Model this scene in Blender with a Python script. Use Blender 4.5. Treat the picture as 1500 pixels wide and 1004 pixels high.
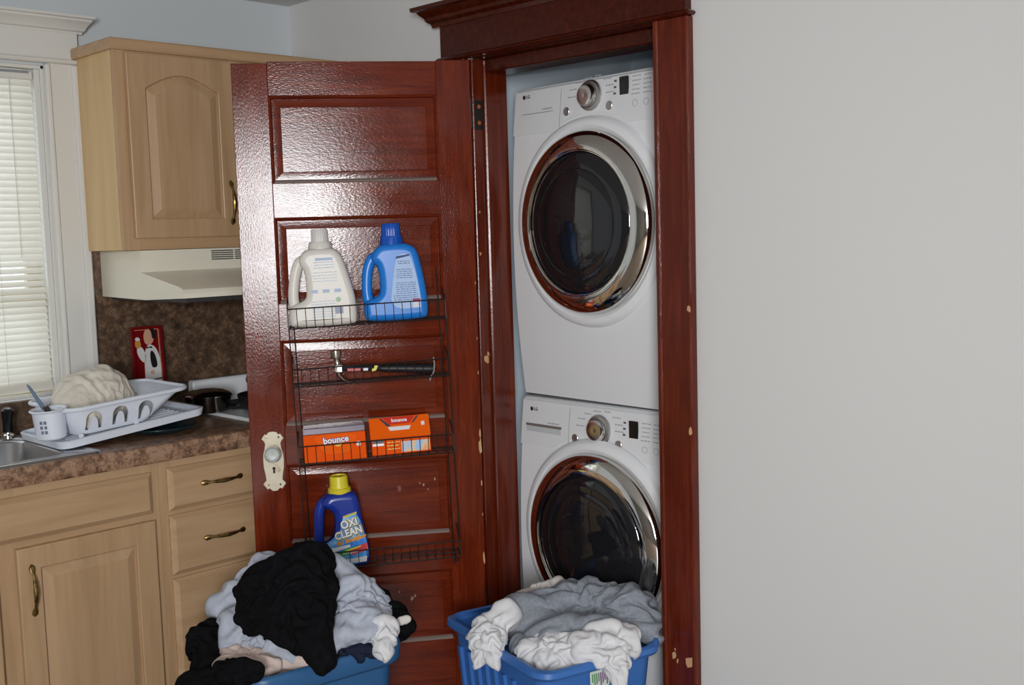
import bpy, bmesh, math, random
import numpy as np
from mathutils import Vector, Matrix

for o in list(bpy.data.objects):
    bpy.data.objects.remove(o)
scene = bpy.context.scene
COL = scene.collection
R = math.radians
PI = math.pi
random.seed(7)

# ------------------------------------------------------------------ camera, sky, lights, exposure
CAM = Vector((-2.4, -3.543, 1.48))           # corner of the two kitchen walls is the origin
yaw, pitch, roll = 0.790725, -0.0974067, -0.0290370
fw = Vector((math.cos(yaw)*math.cos(pitch), math.sin(yaw)*math.cos(pitch), math.sin(pitch)))
rt = Vector((math.sin(yaw), -math.cos(yaw), 0))
up = rt.cross(fw)
r2 = rt*math.cos(roll) + up*math.sin(roll)
u2 = -rt*math.sin(roll) + up*math.cos(roll)
cam_data = bpy.data.cameras.new('camera')
cam_data.sensor_width = 36
cam_data.lens = 1633.6/1500*36
cam_data.clip_start = 0.05
cam = bpy.data.objects.new('camera', cam_data)
COL.objects.link(cam)
M = Matrix.Identity(4)
for i in range(3):
    M[i][0] = r2[i]; M[i][1] = u2[i]; M[i][2] = -fw[i]; M[i][3] = CAM[i]
cam.matrix_world = M
scene.camera = cam

world = bpy.data.worlds.new('sky')
scene.world = world
world.use_nodes = True
wb = world.node_tree.nodes['Background']
wb.inputs[0].default_value = (0.80, 0.90, 1.0, 1)
wb.inputs[1].default_value = 2.2

def area(name, loc, aim, sx, sy, power, color=(1, 1, 1)):
    l = bpy.data.lights.new(name, 'AREA')
    l.shape = 'RECTANGLE'; l.size = sx; l.size_y = sy
    l.energy = power; l.color = color
    o = bpy.data.objects.new(name, l)
    o.location = loc
    d = Vector(aim) - Vector(loc)
    o.rotation_euler = d.to_track_quat('-Z', 'Y').to_euler()
    COL.objects.link(o)
    return o
# daylight from the tall window of the room behind the photographer
area('rear_window_light', (-4.47, -5.69, 1.56), (-0.7, -0.9, 1.45), 0.85, 1.40, 178, (0.97, 0.985, 1.0))
# the camera's own flash: a small lamp just above the lens, its beam strongest along the view
fl = bpy.data.lights.new('camera_flash', 'SPOT'); fl.energy = 42; fl.shadow_soft_size = 0.025
fl.spot_size = R(70); fl.spot_blend = 1.0; fl.color = (1.0, 0.99, 0.98)
flo = bpy.data.objects.new('camera_flash', fl); flo.location = CAM + u2*0.10
flo.rotation_euler = fw.to_track_quat('-Z', 'Y').to_euler(); COL.objects.link(flo)

vs = scene.view_settings
vs.view_transform = 'Standard'; vs.look = 'None'; vs.gamma = 1.0
vs.use_curve_mapping = False
vs.exposure = 0.0

# ------------------------------------------------------------------ helpers
def W(x, y, z):
    """point measured from below the camera (x, y) with true height z"""
    return Vector((x - 2.4, y - 3.543, z))

class MB:
    def __init__(s):
        s.v = []; s.f = []; s.m = []
    def add(s, vs_, fs_, mat=0, T=None):
        k = len(s.v)
        for p in vs_:
            p = Vector(p)
            if T is not None: p = T @ p
            s.v.append(p[:])
        for f in fs_:
            s.f.append(tuple(i + k for i in f)); s.m.append(mat)
        return s
    def box(s, x0, x1, y0, y1, z0, z1, bev=0.0, mat=0, T=None, seg=1):
        bm = bmesh.new()
        bmesh.ops.create_cube(bm, size=1)
        for v in bm.verts:
            v.co = Vector(((x0+x1)/2 + v.co.x*(x1-x0), (y0+y1)/2 + v.co.y*(y1-y0), (z0+z1)/2 + v.co.z*(z1-z0)))
        if bev > 0:
            bmesh.ops.bevel(bm, geom=bm.edges[:], offset=bev, segments=seg, profile=0.5, affect='EDGES')
        s.addbm(bm, mat, T); return s
    def addbm(s, bm, mat=0, T=None):
        bm.verts.ensure_lookup_table(); bm.verts.index_update()
        s.add([v.co.copy() for v in bm.verts], [[v.index for v in f.verts] for f in bm.faces], mat, T)
        bm.free(); return s
    def loft(s, loops, c0=True, c1=True, mat=0, T=None, closed=True):
        n = len(loops[0]); vs_ = [p for l in loops for p in l]; fs_ = []
        for i in range(len(loops)-1):
            for j in range(n if closed else n-1):
                a = i*n + j; b = i*n + (j+1) % n
                fs_.append((a, b, b+n, a+n))
        if c0: fs_.append(tuple(reversed(range(n))))
        if c1: fs_.append(tuple(range((len(loops)-1)*n, len(loops)*n)))
        s.add(vs_, fs_, mat, T); return s
    def tube(s, pts, r, n=8, closed=False, mat=0, T=None, flat=1.0):
        pts = [Vector(p) for p in pts]; N = len(pts)
        rs = r if isinstance(r, (list, tuple)) else [r]*N
        loops = []; prev = None
        for i, p in enumerate(pts):
            if closed: t = pts[(i+1) % N] - pts[i-1]
            else: t = pts[min(i+1, N-1)] - pts[max(i-1, 0)]
            t.normalize()
            if prev is None:
                a = Vector((0, 0, 1)) if abs(t.z) < 0.9 else Vector((1, 0, 0))
                e1 = t.cross(a).normalized()
            else:
                e1 = (prev - t*prev.dot(t)).normalized()
            prev = e1; e2 = t.cross(e1)
            loops.append([p + (e1*math.cos(2*PI*k/n) + e2*math.sin(2*PI*k/n)*flat)*rs[i] for k in range(n)])
        if closed: loops.append(loops[0])
        s.loft(loops, not closed, not closed, mat, T); return s
    def lathe(s, prof, n=32, mat=0, T=None, cap0=True, cap1=True):
        """profile of (radius, height) about local z"""
        loops = [[(max(r, 1e-5)*math.cos(2*PI*k/n), max(r, 1e-5)*math.sin(2*PI*k/n), z) for k in range(n)] for r, z in prof]
        s.loft(loops, cap0, cap1, mat, T); return s
    def build(s, name, mats, parent=None, smooth=True, ang=35):
        me = bpy.data.meshes.new(name)
        me.from_pydata(s.v, [], s.f); me.update()
        for m_ in (mats if isinstance(mats, (list, tuple)) else [mats]): me.materials.append(m_)
        me.polygons.foreach_set('material_index', s.m)
        bm = bmesh.new(); bm.from_mesh(me)
        bmesh.ops.recalc_face_normals(bm, faces=bm.faces[:]); bm.to_mesh(me); bm.free()
        if smooth:
            me.polygons.foreach_set('use_smooth', [True]*len(me.polygons))
            me.set_sharp_from_angle(angle=R(ang))
        o = bpy.data.objects.new(name, me); COL.objects.link(o)
        if parent is not None: o.parent = parent
        return o

def tag(o, label=None, cat=None, group=None, kind=None):
    if label: o['label'] = label
    if cat: o['category'] = cat
    if group: o['group'] = group
    if kind: o['kind'] = kind
    return o
def empty(name, loc, rz=0.0, label=None, cat=None, group=None, kind=None):
    o = bpy.data.objects.new(name, None); COL.objects.link(o)
    o.location = loc; o.rotation_euler = (0, 0, rz); o.empty_display_size = 0.05
    return tag(o, label, cat, group, kind)
def clone(o, parent=None):
    c = o.copy(); COL.objects.link(c); c.parent = parent
    for ch in list(o.children): clone(ch, c)
    return c

FR = Matrix(((1, 0, 0, 0), (0, 0, -1, 0), (0, 1, 0, 0), (0, 0, 0, 1)))   # flat shape (x right, y up, z out) onto a front facing -y
def FRT(x, y, z, rot=0.0):
    return Matrix.Translation((x, y, z)) @ FR @ Matrix.Rotation(rot, 4, 'Z')

def flat(splines, ext=0.0, bev=0.0, res=2):
    """2D outlines (with holes) -> verts, faces; thickness along z, centred"""
    cu = bpy.data.curves.new('tmp', 'CURVE'); cu.dimensions = '2D'; cu.fill_mode = 'BOTH'
    for pts in splines:
        sp = cu.splines.new('POLY'); sp.points.add(len(pts)-1); sp.use_cyclic_u = True
        for i, p in enumerate(pts): sp.points[i].co = (p[0], p[1], 0, 1)
    cu.extrude = ext; cu.bevel_depth = bev; cu.bevel_resolution = res; cu.offset = -bev
    ob = bpy.data.objects.new('tmp', cu)
    me = bpy.data.meshes.new_from_object(ob)
    vs_ = [v.co.copy() for v in me.vertices]; fs_ = [tuple(p.vertices) for p in me.polygons]
    bpy.data.objects.remove(ob); bpy.data.curves.remove(cu); bpy.data.meshes.remove(me)
    return vs_, fs_
def text(body, size, ext=0.0004, align='CENTER', bold=0.0, sx=1.0, shear=0.0, space=1.0):
    cu = bpy.data.curves.new('tmp', 'FONT'); cu.body = body; cu.size = size
    cu.align_x = align; cu.align_y = 'CENTER'; cu.extrude = ext; cu.offset = bold; cu.shear = shear
    cu.space_character = space; cu.resolution_u = 3
    ob = bpy.data.objects.new('tmp', cu)
    me = bpy.data.meshes.new_from_object(ob)
    vs_ = [Vector((v.co.x*sx, v.co.y, v.co.z)) for v in me.vertices]; fs_ = [tuple(p.vertices) for p in me.polygons]
    bpy.data.objects.remove(ob); bpy.data.curves.remove(cu); bpy.data.meshes.remove(me)
    return vs_, fs_
def rrect(x0, x1, y0, y1, r, n=5):
    pts = []
    for cx, cy, a in ((x1-r, y1-r, 0), (x0+r, y1-r, 90), (x0+r, y0+r, 180), (x1-r, y0+r, 270)):
        for k in range(n+1):
            t = R(a + 90*k/n); pts.append((cx + r*math.cos(t), cy + r*math.sin(t)))
    return pts
def smooth_poly(pts, it=2):
    for _ in range(it):
        q = []
        for i in range(len(pts)):
            a = pts[i]; b = pts[(i+1) % len(pts)]
            q += [(a[0]*.75+b[0]*.25, a[1]*.75+b[1]*.25), (a[0]*.25+b[0]*.75, a[1]*.25+b[1]*.75)]
        pts = q
    return pts
def arch_loop(x0, x1, z0, zs, rise, n=12):
    """rectangle whose top is a shallow arch springing at zs"""
    pts = [(x0, z0), (x1, z0)]
    for k in range(n+1):
        t = k/n; x = x1 + (x0-x1)*t
        pts.append((x, zs + rise*math.sin(PI*t)))
    return pts

# ------------------------------------------------------------------ materials
def mat(name, col, rough=0.5, metal=0.0, **kw):
    m = bpy.data.materials.new(name); m.use_nodes = True
    b = m.node_tree.nodes['Principled BSDF']
    b.inputs['Base Color'].default_value = (*col, 1); b.inputs['Roughness'].default_value = rough
    b.inputs['Metallic'].default_value = metal
    for k, v in kw.items():
        b.inputs[k].default_value = v
    return m
def nodes(m):
    nt = m.node_tree; return nt, nt.nodes['Principled BSDF']
def noise_col(m, stops, scale=(1, 1, 1), nscale=5, detail=4, rough=0.6, dist=0.0, coord='Object'):
    nt, b = nodes(m)
    tc = nt.nodes.new('ShaderNodeTexCoord'); mp = nt.nodes.new('ShaderNodeMapping')
    mp.inputs['Scale'].default_value = scale
    nz = nt.nodes.new('ShaderNodeTexNoise'); nz.inputs['Scale'].default_value = nscale
    nz.inputs['Detail'].default_value = detail; nz.inputs['Roughness'].default_value = rough
    nz.inputs['Distortion'].default_value = dist
    cr = nt.nodes.new('ShaderNodeValToRGB')
    el = cr.color_ramp.elements
    el[0].position, el[0].color = stops[0][0], (*stops[0][1], 1)
    el[1].position, el[1].color = stops[-1][0], (*stops[-1][1], 1)
    for p, c in stops[1:-1]:
        e = el.new(p); e.color = (*c, 1)
    nt.links.new(tc.outputs[coord], mp.inputs[0]); nt.links.new(mp.outputs[0], nz.inputs['Vector'])
    nt.links.new(nz.outputs['Fac'], cr.inputs[0]); nt.links.new(cr.outputs[0], b.inputs['Base Color'])
    return mp, nz, cr
def bump(m, nscale=60, strength=0.2, dist=0.001, scale=(1, 1, 1), detail=3, coord='Object'):
    nt, b = nodes(m)
    tc = nt.nodes.new('ShaderNodeTexCoord'); mp = nt.nodes.new('ShaderNodeMapping')
    mp.inputs['Scale'].default_value = scale
    nz = nt.nodes.new('ShaderNodeTexNoise'); nz.inputs['Scale'].default_value = nscale; nz.inputs['Detail'].default_value = detail
    bp = nt.nodes.new('ShaderNodeBump'); bp.inputs['Strength'].default_value = strength; bp.inputs['Distance'].default_value = dist
    nt.links.new(tc.outputs[coord], mp.inputs[0]); nt.links.new(mp.outputs[0], nz.inputs['Vector'])
    nt.links.new(nz.outputs['Fac'], bp.inputs['Height']); nt.links.new(bp.outputs[0], b.inputs['Normal'])

wall_w = mat('warm_white_paint', (0.66, 0.66, 0.65), 0.6); bump(wall_w, 90, 0.08)
wall_b = mat('cool_grey_paint', (0.56, 0.60, 0.62), 0.55); bump(wall_b, 90, 0.08)
wall_c = mat('pale_blue_closet_paint', (0.66, 0.75, 0.83), 0.6)
wall_far = mat('far_room_painted_dimness', (0.22, 0.20, 0.18), 0.7)  # far room's dimness put into the wall colour, keeps door reflections dark
ceil_m = mat('ceiling_paint', (0.62, 0.62, 0.63), 0.8)
floor_m = mat('floor_vinyl', (0.30, 0.24, 0.18), 0.45); noise_col(floor_m, [(0.35, (0.20, 0.15, 0.11)), (0.65, (0.34, 0.27, 0.20))], (1, 1, 1), 8)
trim_w = mat('white_gloss_trim_paint', (0.68, 0.67, 0.63), 0.3); bump(trim_w, 40, 0.12)

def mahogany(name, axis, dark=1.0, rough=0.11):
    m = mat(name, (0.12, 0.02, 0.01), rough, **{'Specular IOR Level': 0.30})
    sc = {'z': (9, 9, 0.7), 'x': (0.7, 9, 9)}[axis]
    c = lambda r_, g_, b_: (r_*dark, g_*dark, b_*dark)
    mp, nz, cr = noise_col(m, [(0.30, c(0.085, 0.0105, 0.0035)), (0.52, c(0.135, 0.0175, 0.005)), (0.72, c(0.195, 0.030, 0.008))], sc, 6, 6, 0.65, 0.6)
    nt, b = nodes(m)
    tc = nt.nodes.new('ShaderNodeTexCoord')
    # brush-marked old varnish: coarse ripple plus fine specks
    n1 = nt.nodes.new('ShaderNodeTexNoise'); n1.inputs['Scale'].default_value = 190; n1.inputs['Detail'].default_value = 5
    m1 = nt.nodes.new('ShaderNodeMapping'); m1.inputs['Scale'].default_value = {'z': (1.3, 1.3, 0.6), 'x': (0.6, 1.3, 1.3)}[axis]
    bp = nt.nodes.new('ShaderNodeBump'); bp.inputs['Strength'].default_value = 0.32; bp.inputs['Distance'].default_value = 0.0010
    nt.links.new(tc.outputs['Object'], m1.inputs[0]); nt.links.new(m1.outputs[0], n1.inputs['Vector'])
    nt.links.new(n1.outputs['Fac'], bp.inputs['Height']); nt.links.new(bp.outputs[0], b.inputs['Normal'])
    n2 = nt.nodes.new('ShaderNodeTexNoise'); n2.inputs['Scale'].default_value = 7
    mr = nt.nodes.new('ShaderNodeMapRange'); mr.inputs['From Min'].default_value = 0.3; mr.inputs['From Max'].default_value = 0.7
    mr.inputs['To Min'].default_value = rough*0.75; mr.inputs['To Max'].default_value = rough*1.5
    nt.links.new(tc.outputs['Object'], n2.inputs['Vector']); nt.links.new(n2.outputs['Fac'], mr.inputs[0]); nt.links.new(mr.outputs[0], b.inputs['Roughness'])
    return m
mah_v = mahogany('mahogany_upright_grain', 'z')
mah_h = mahogany('mahogany_level_grain', 'x')
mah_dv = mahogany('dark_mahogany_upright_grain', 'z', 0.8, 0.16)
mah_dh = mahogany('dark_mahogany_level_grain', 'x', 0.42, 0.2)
dust = mat('dusty_ledge', (0.20, 0.15, 0.13), 0.75)
chip = mat('bare_wood_chip', (0.55, 0.33, 0.17), 0.8)

def maple(name, axis):
    m = mat(name, (0.5, 0.36, 0.2), 0.38)
    sc = {'z': (7, 7, 0.5), 'x': (0.5, 7, 7)}[axis]
    noise_col(m, [(0.30, (0.39, 0.245, 0.130)), (0.5, (0.455, 0.292, 0.160)), (0.7, (0.50, 0.332, 0.190))], sc, 4, 5, 0.6, 0.5)
    return m
map_v = maple('maple_upright_grain', 'z'); map_h = maple('maple_level_grain', 'x')
map_s = mat('maple_veneer_side', (0.62, 0.42, 0.20), 0.4); noise_col(map_s, [(0.3, (0.56, 0.37, 0.17)), (0.7, (0.66, 0.46, 0.23))], (5, 5, 0.4), 4)

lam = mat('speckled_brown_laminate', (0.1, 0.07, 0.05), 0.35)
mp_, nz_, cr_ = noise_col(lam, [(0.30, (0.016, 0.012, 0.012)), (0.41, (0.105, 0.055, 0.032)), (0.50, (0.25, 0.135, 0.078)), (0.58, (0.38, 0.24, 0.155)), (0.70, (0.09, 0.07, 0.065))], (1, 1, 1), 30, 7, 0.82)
lam_b = mat('shaded_speckled_backsplash_laminate', (0.1, 0.07, 0.05), 0.4)  # worktop laminate again, with the weaker light at the wall put into its colour
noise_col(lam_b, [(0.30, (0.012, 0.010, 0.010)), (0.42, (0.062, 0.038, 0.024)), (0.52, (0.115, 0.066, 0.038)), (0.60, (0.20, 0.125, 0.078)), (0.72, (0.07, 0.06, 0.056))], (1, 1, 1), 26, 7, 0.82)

white_en = mat('white_enamel', (0.80, 0.815, 0.835), 0.28)
white_pl = mat('white_panel_plastic', (0.77, 0.785, 0.80), 0.38)
indicator = mat('indicator_grey', (0.10, 0.10, 0.12), 0.4)
grey_seam = mat('grey_seam', (0.25, 0.26, 0.28), 0.6)
print_g = mat('grey_print', (0.36, 0.38, 0.43), 0.6)
print_d = mat('dark_print', (0.05, 0.05, 0.07), 0.5)
print_m = mat('maroon_print', (0.05, 0.015, 0.035), 0.5)
chrome = mat('chrome', (0.80, 0.78, 0.74), 0.06, 1.0)
chrome_s = mat('satin_chrome', (0.62, 0.61, 0.60), 0.38, 1.0)
chrome_d = mat('dial_chrome', (0.70, 0.68, 0.66), 0.16, 1.0)
black_gl = mat('black_gloss', (0.006, 0.006, 0.007), 0.08)
glass_d = mat('smoked_door_glass', (0.012, 0.012, 0.014), 0.03, **{'Transmission Weight': 0.0, 'Coat Weight': 0.3})
steel_dk = mat('drum_steel', (0.35, 0.34, 0.33), 0.3, 1.0)
cream_en = mat('almond_enamel', (0.74, 0.70, 0.58), 0.35)
dark_void = mat('dark_slot', (0.01, 0.01, 0.01), 0.8)
brass = mat('antique_brass', (0.30, 0.20, 0.07), 0.35, 1.0); noise_col(brass, [(0.35, (0.10, 0.065, 0.03)), (0.65, (0.42, 0.29, 0.10))], (1, 1, 1), 60)
wire_m = mat('dark_bronze_wire', (0.022, 0.016, 0.014), 0.4, 0.3)
iron = mat('black_iron_hinge', (0.012, 0.014, 0.014), 0.5, 0.4)
rust = mat('rusty_screw', (0.38, 0.09, 0.02), 0.7)
ivory = mat('ivory_painted_plate', (0.70, 0.62, 0.46), 0.35); noise_col(ivory, [(0.28, (0.50, 0.36, 0.20)), (0.42, (0.70, 0.62, 0.46)), (0.7, (0.74, 0.68, 0.53))], (1, 1, 1), 30)
crystal = mat('clear_crystal', (0.78, 0.86, 0.84), 0.05, **{'Transmission Weight': 0.35, 'IOR': 1.6, 'Coat Weight': 1.0})
steel = mat('brushed_steel', (0.52, 0.52, 0.53), 0.28, 1.0); bump(steel, 40, 0.15, 0.0005, (1, 40, 1))
plastic_w = mat('white_plastic', (0.70, 0.74, 0.82), 0.4)
plastic_b = mat('blue_basket_plastic', (0.045, 0.16, 0.47), 0.38)
plastic_nb = mat('slate_blue_tote_plastic', (0.030, 0.115, 0.27), 0.4)

def fabric(name, c0, c1, sc=60, rough=0.95, weave=350):
    m = mat(name, c0, rough, **{'Specular IOR Level': 0.08})
    noise_col(m, [(0.35, c0), (0.65, c1)], (1, 1, 1), sc, 5, 0.7)
    bump(m, weave, 0.25, 0.0006)
    return m
f_grey = fabric('heather_grey_knit', (0.215, 0.24, 0.285), (0.31, 0.33, 0.365), 90)
f_white = fabric('white_cotton', (0.66, 0.66, 0.68), (0.74, 0.74, 0.75), 20)
f_cream = fabric('off_white_cotton', (0.62, 0.58, 0.54), (0.70, 0.66, 0.62), 20)
f_blue = fabric('pale_blue_grey_cotton', (0.40, 0.44, 0.52), (0.49, 0.52, 0.60), 50)
f_black = fabric('black_cotton', (0.0035, 0.0035, 0.0045), (0.007, 0.007, 0.008), 60)
f_pink = fabric('pale_pink_beige_cotton', (0.60, 0.47, 0.42), (0.68, 0.56, 0.50), 30)
f_navy = fabric('dark_navy_cotton', (0.012, 0.016, 0.035), (0.02, 0.026, 0.05), 40)
f_towel = fabric('cream_dish_towel', (0.60, 0.55, 0.47), (0.68, 0.63, 0.55), 30)

# ------------------------------------------------------------------ the room
H = 2.335
def structure(o):
    o['kind'] = 'structure'; return o
def wall(name, boxes, m):
    b = MB()
    for a in boxes: b.box(*a)
    return structure(b.build(name, m, smooth=False))

X0, Y0 = -6.4, -7.8              # far room walls
WX0, WX1 = -1.70, -0.92          # window opening
WZ0, WZ1 = 0.990, 2.045
DY0, DY1 = -1.699, -0.978        # closet opening between jamb faces
DZ = 2.02
wall('floor', [(X0-.1, 1.1, Y0-.1, 0.2, -0.1, 0)], floor_m)
wall('ceiling', [(X0-.1, 1.1, Y0-.1, 0.2, H, H+0.1)], ceil_m)
wall('wall_back', [(X0, WX0, 0, 0.15, 0, H), (WX1, 0.138, 0, 0.15, 0, H), (WX0, WX1, 0, 0.15, 0, WZ0), (WX0, WX1, 0, 0.15, WZ1, H)], wall_b)
wall('wall_right', [(0, 0.138, Y0, DY0-0.02, 0, H), (0, 0.138, DY1+0.02, 0, 0, H), (0, 0.138, DY0-0.02, DY1+0.02, DZ+0.02, H)], wall_w)
wall('wall_left', [(X0-0.1, X0, Y0, 0.15, 0, H)], wall_far)
wall('wall_front', [(X0, 0.138, Y0-0.1, Y0, 0, H)], wall_far)
wall('wall_closet_back', [(0.95, 1.05, -2.1, -0.6, 0, H)], wall_c)
wall('wall_closet_left', [(0.138, 0.95, -0.84, -0.74, 0, H)], wall_c)
wall('wall_closet_right', [(0.138, 0.95, -1.95, -1.85, 0, H)], wall_c)

# ---- window
win = empty('window_1', (0, 0, 0), kind='structure')
def part(name, m, parent, *boxes, bev=0.002, smooth=True):
    b = MB()
    for a in boxes: b.box(*a, bev=bev)
    return b.build(name, m, parent, smooth)
part('jamb', trim_w, win, (WX1-0.012, WX1, 0.0, 0.14, WZ0, WZ1))
part('jamb', trim_w, win, (WX0, WX0+0.012, 0.0, 0.14, WZ0, WZ1))
part('head_jamb', trim_w, win, (WX0, WX1, 0.0, 0.14, WZ1-0.012, WZ1))
part('sill', trim_w, win, (WX0, WX1, 0.0, 0.14, WZ0-0.012, WZ0+0.004))
part('stop_bead', trim_w, win, (WX1-0.030, WX1-0.012, 0.004, 0.02, WZ0+0.012, WZ1-0.012))
part('stop_bead', trim_w, win, (WX0+0.012, WX0+0.030, 0.004, 0.02, WZ0+0.012, WZ1-0.012))
sash_m = mat('cream_sash_paint', (0.68, 0.60, 0.42), 0.4)
for (z0, z1, yy) in ((WZ0+0.012, 1.335, 0.075), (1.30, WZ1-0.012, 0.105)):
    sh = part('sash', sash_m, win, (WX0+0.012, WX0+0.055, yy, yy+0.03, z0, z1), (WX1-0.055, WX1-0.012, yy, yy+0.03, z0, z1),
              (WX0+0.055, WX1-0.055, yy, yy+0.03, z0, z0+0.04), (WX0+0.055, WX1-0.055, yy, yy+0.03, z1-0.045, z1))
    pane_m = bpy.data.materials.get('window_glass')
    if pane_m is None:
        pane_m = bpy.data.materials.new('window_glass'); pane_m.use_nodes = True
        nt = pane_m.node_tree; nt.nodes.clear()
        out = nt.nodes.new('ShaderNodeOutputMaterial'); mx = nt.nodes.new('ShaderNodeMixShader')
        tr = nt.nodes.new('ShaderNodeBsdfTransparent'); gl = nt.nodes.new('ShaderNodeBsdfGlossy'); gl.inputs['Roughness'].default_value = 0.02
        mx.inputs[0].default_value = 0.08
        nt.links.new(tr.outputs[0], mx.inputs[1]); nt.links.new(gl.outputs[0], mx.inputs[2]); nt.links.new(mx.outputs[0], out.inputs[0])
    MB().box(WX0+0.05, WX1-0.05, yy+0.013, yy+0.017, z0+0.035, z1-0.04).build('pane', pane_m, sh, False)

# window casing: side casings with back band, frieze board, crown
tr1 = empty('trim_1', (0, 0, 0), kind='structure')
def casing(x0, x1, flip):
    b = MB(); b.box(x0, x1, -0.020, 0, WZ0-0.11, 2.052, bev=0.002)
    return b.build('side_casing', trim_w, tr1)
casing(WX1, WX1+0.10, 1); casing(WX0-0.10, WX0, -1)
part('back_band', trim_w, tr1, (WX1+0.078, WX1+0.104, -0.032, 0, WZ0-0.11, 2.05), bev=0.005)
part('back_band', trim_w, tr1, (WX0-0.104, WX0-0.078, -0.032, 0, WZ0-0.11, 2.05), bev=0.005)
part('inner_bead', trim_w, tr1, (WX1-0.004, WX1+0.012, -0.027, 0, WZ0, 2.05), bev=0.005)
part('inner_bead', trim_w, tr1, (WX0-0.012, WX0+0.004, -0.027, 0, WZ0, 2.05), bev=0.005)
part('fillet_strip', trim_w, tr1, (WX0-0.112, WX1+0.112, -0.034, 0, 2.052, 2.066), bev=0.005)
part('frieze_board', trim_w, tr1, (WX0-0.105, WX1+0.105, -0.022, 0, 2.066, 2.160))
b = MB()
prof = [(0, 2.148), (-0.024, 2.148), (-0.026, 2.154), (-0.034, 2.158), (-0.038, 2.166), (-0.052, 2.180), (-0.058, 2.184), (-0.060, 2.190), (-0.070, 2.192), (-0.070, 2.200), (0, 2.200)]
b.loft([[(WX0-0.105+p[0]*0.6, p[0], p[1]) for p in prof], [(WX1+0.105-p[0]*0.6, p[0], p[1]) for p in prof]])
b.build('crown_moulding', trim_w, tr1, ang=20)

# ---- closet door casing and jambs (dark mahogany)
tr2 = empty('trim_2', (0, 0, 0), kind='structure')
CT = 0.024
def casing2(y0, y1, inner):
    b = MB()
    b.box(-CT, 0, y0, y1, 0, 2.022, bev=0.003)
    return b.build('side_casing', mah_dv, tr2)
casing2(-1.806, -1.699, 1)
casing2(-0.965, -0.858, -1)
part('edge_bead', mah_dv, tr2, (-CT-0.006, 0, -1.716, -1.699, 0, 2.022), bev=0.004)
part('edge_bead', mah_dv, tr2, (-CT-0.004, 0, -1.812, -1.797, 0, 2.022), bev=0.004)
part('jamb', mah_dv, tr2, (0, 0.138, -1.719, -1.699, 0, DZ))
part('jamb', mah_dv, tr2, (-0.002, 0.138, -0.978, -0.958, 0, DZ))
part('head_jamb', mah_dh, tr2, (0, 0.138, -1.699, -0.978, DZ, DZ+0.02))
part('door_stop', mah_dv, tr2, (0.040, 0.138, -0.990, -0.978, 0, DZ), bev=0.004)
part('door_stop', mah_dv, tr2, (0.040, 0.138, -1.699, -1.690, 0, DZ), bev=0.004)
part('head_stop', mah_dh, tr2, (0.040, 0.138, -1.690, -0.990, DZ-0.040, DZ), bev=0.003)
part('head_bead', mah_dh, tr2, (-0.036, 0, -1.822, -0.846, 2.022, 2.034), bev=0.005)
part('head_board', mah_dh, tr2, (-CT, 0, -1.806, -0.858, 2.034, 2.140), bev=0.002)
b = MB()
prof = [(0, 2.130), (-0.030, 2.130), (-0.034, 2.142), (-0.046, 2.150), (-0.050, 2.160), (-0.062, 2.170), (-0.068, 2.178), (-0.082, 2.180), (-0.084, 2.192), (0, 2.196)]
b.loft([[(p[0], -1.806+p[0]*0.85, p[1]) for p in prof], [(p[0], -0.858-p[0]*0.85, p[1]) for p in prof]])
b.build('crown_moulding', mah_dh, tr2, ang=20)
def flake(parent, origin, ux, uz, n_out, size, seed, mtl=chip):
    """thin ragged flake of bare wood, in the plane (ux, uz)"""
    rn = random.Random(seed); pts = []
    for k in range(9):
        a = 2*PI*k/9; r_ = size*(0.5 + 0.6*rn.random())
        pts.append((math.cos(a)*r_*0.55, math.sin(a)*r_))
    vs_ = [Vector(origin) + Vector(ux)*p[0] + Vector(uz)*p[1] + Vector(n_out)*0.0006 for p in pts]
    vs2 = [v - Vector(n_out)*0.0016 for v in vs_]
    b = MB(); b.loft([vs2, vs_])
    return b.build('paint_chip', mtl, parent, False)
for i, (yy, zz, sz) in enumerate(((-1.737, 0.318, 0.014), (-1.749, 0.305, 0.007), (-1.788, 0.312, 0.022), (-1.741, 0.335, 0.005), (-1.806, 0.95, 0.013), (-1.806, 1.27, 0.010))):
    flake(tr2, (-CT-0.0005 - (0.005 if yy < -1.795 else 0), yy, zz), (0, -1, 0), (0, 0, 1), (-1, 0, 0), sz, i)
for i, (xx, zz, sz) in enumerate(((0.022, 1.085, 0.020), (0.030, 1.10, 0.010), (0.010, 1.42, 0.008), (0.012, 1.55, 0.006))):
    flake(tr2, (xx, -0.9785, zz), (1, 0, 0), (0, 0, 1), (0, -1, 0), sz, 40+i)
# baseboard
part('baseboard', mah_dv, None, (-0.018, 0, Y0, -1.812, 0, 0.16), bev=0.004).name = 'baseboard_right'
structure(bpy.data.objects['baseboard_right'])

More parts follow.
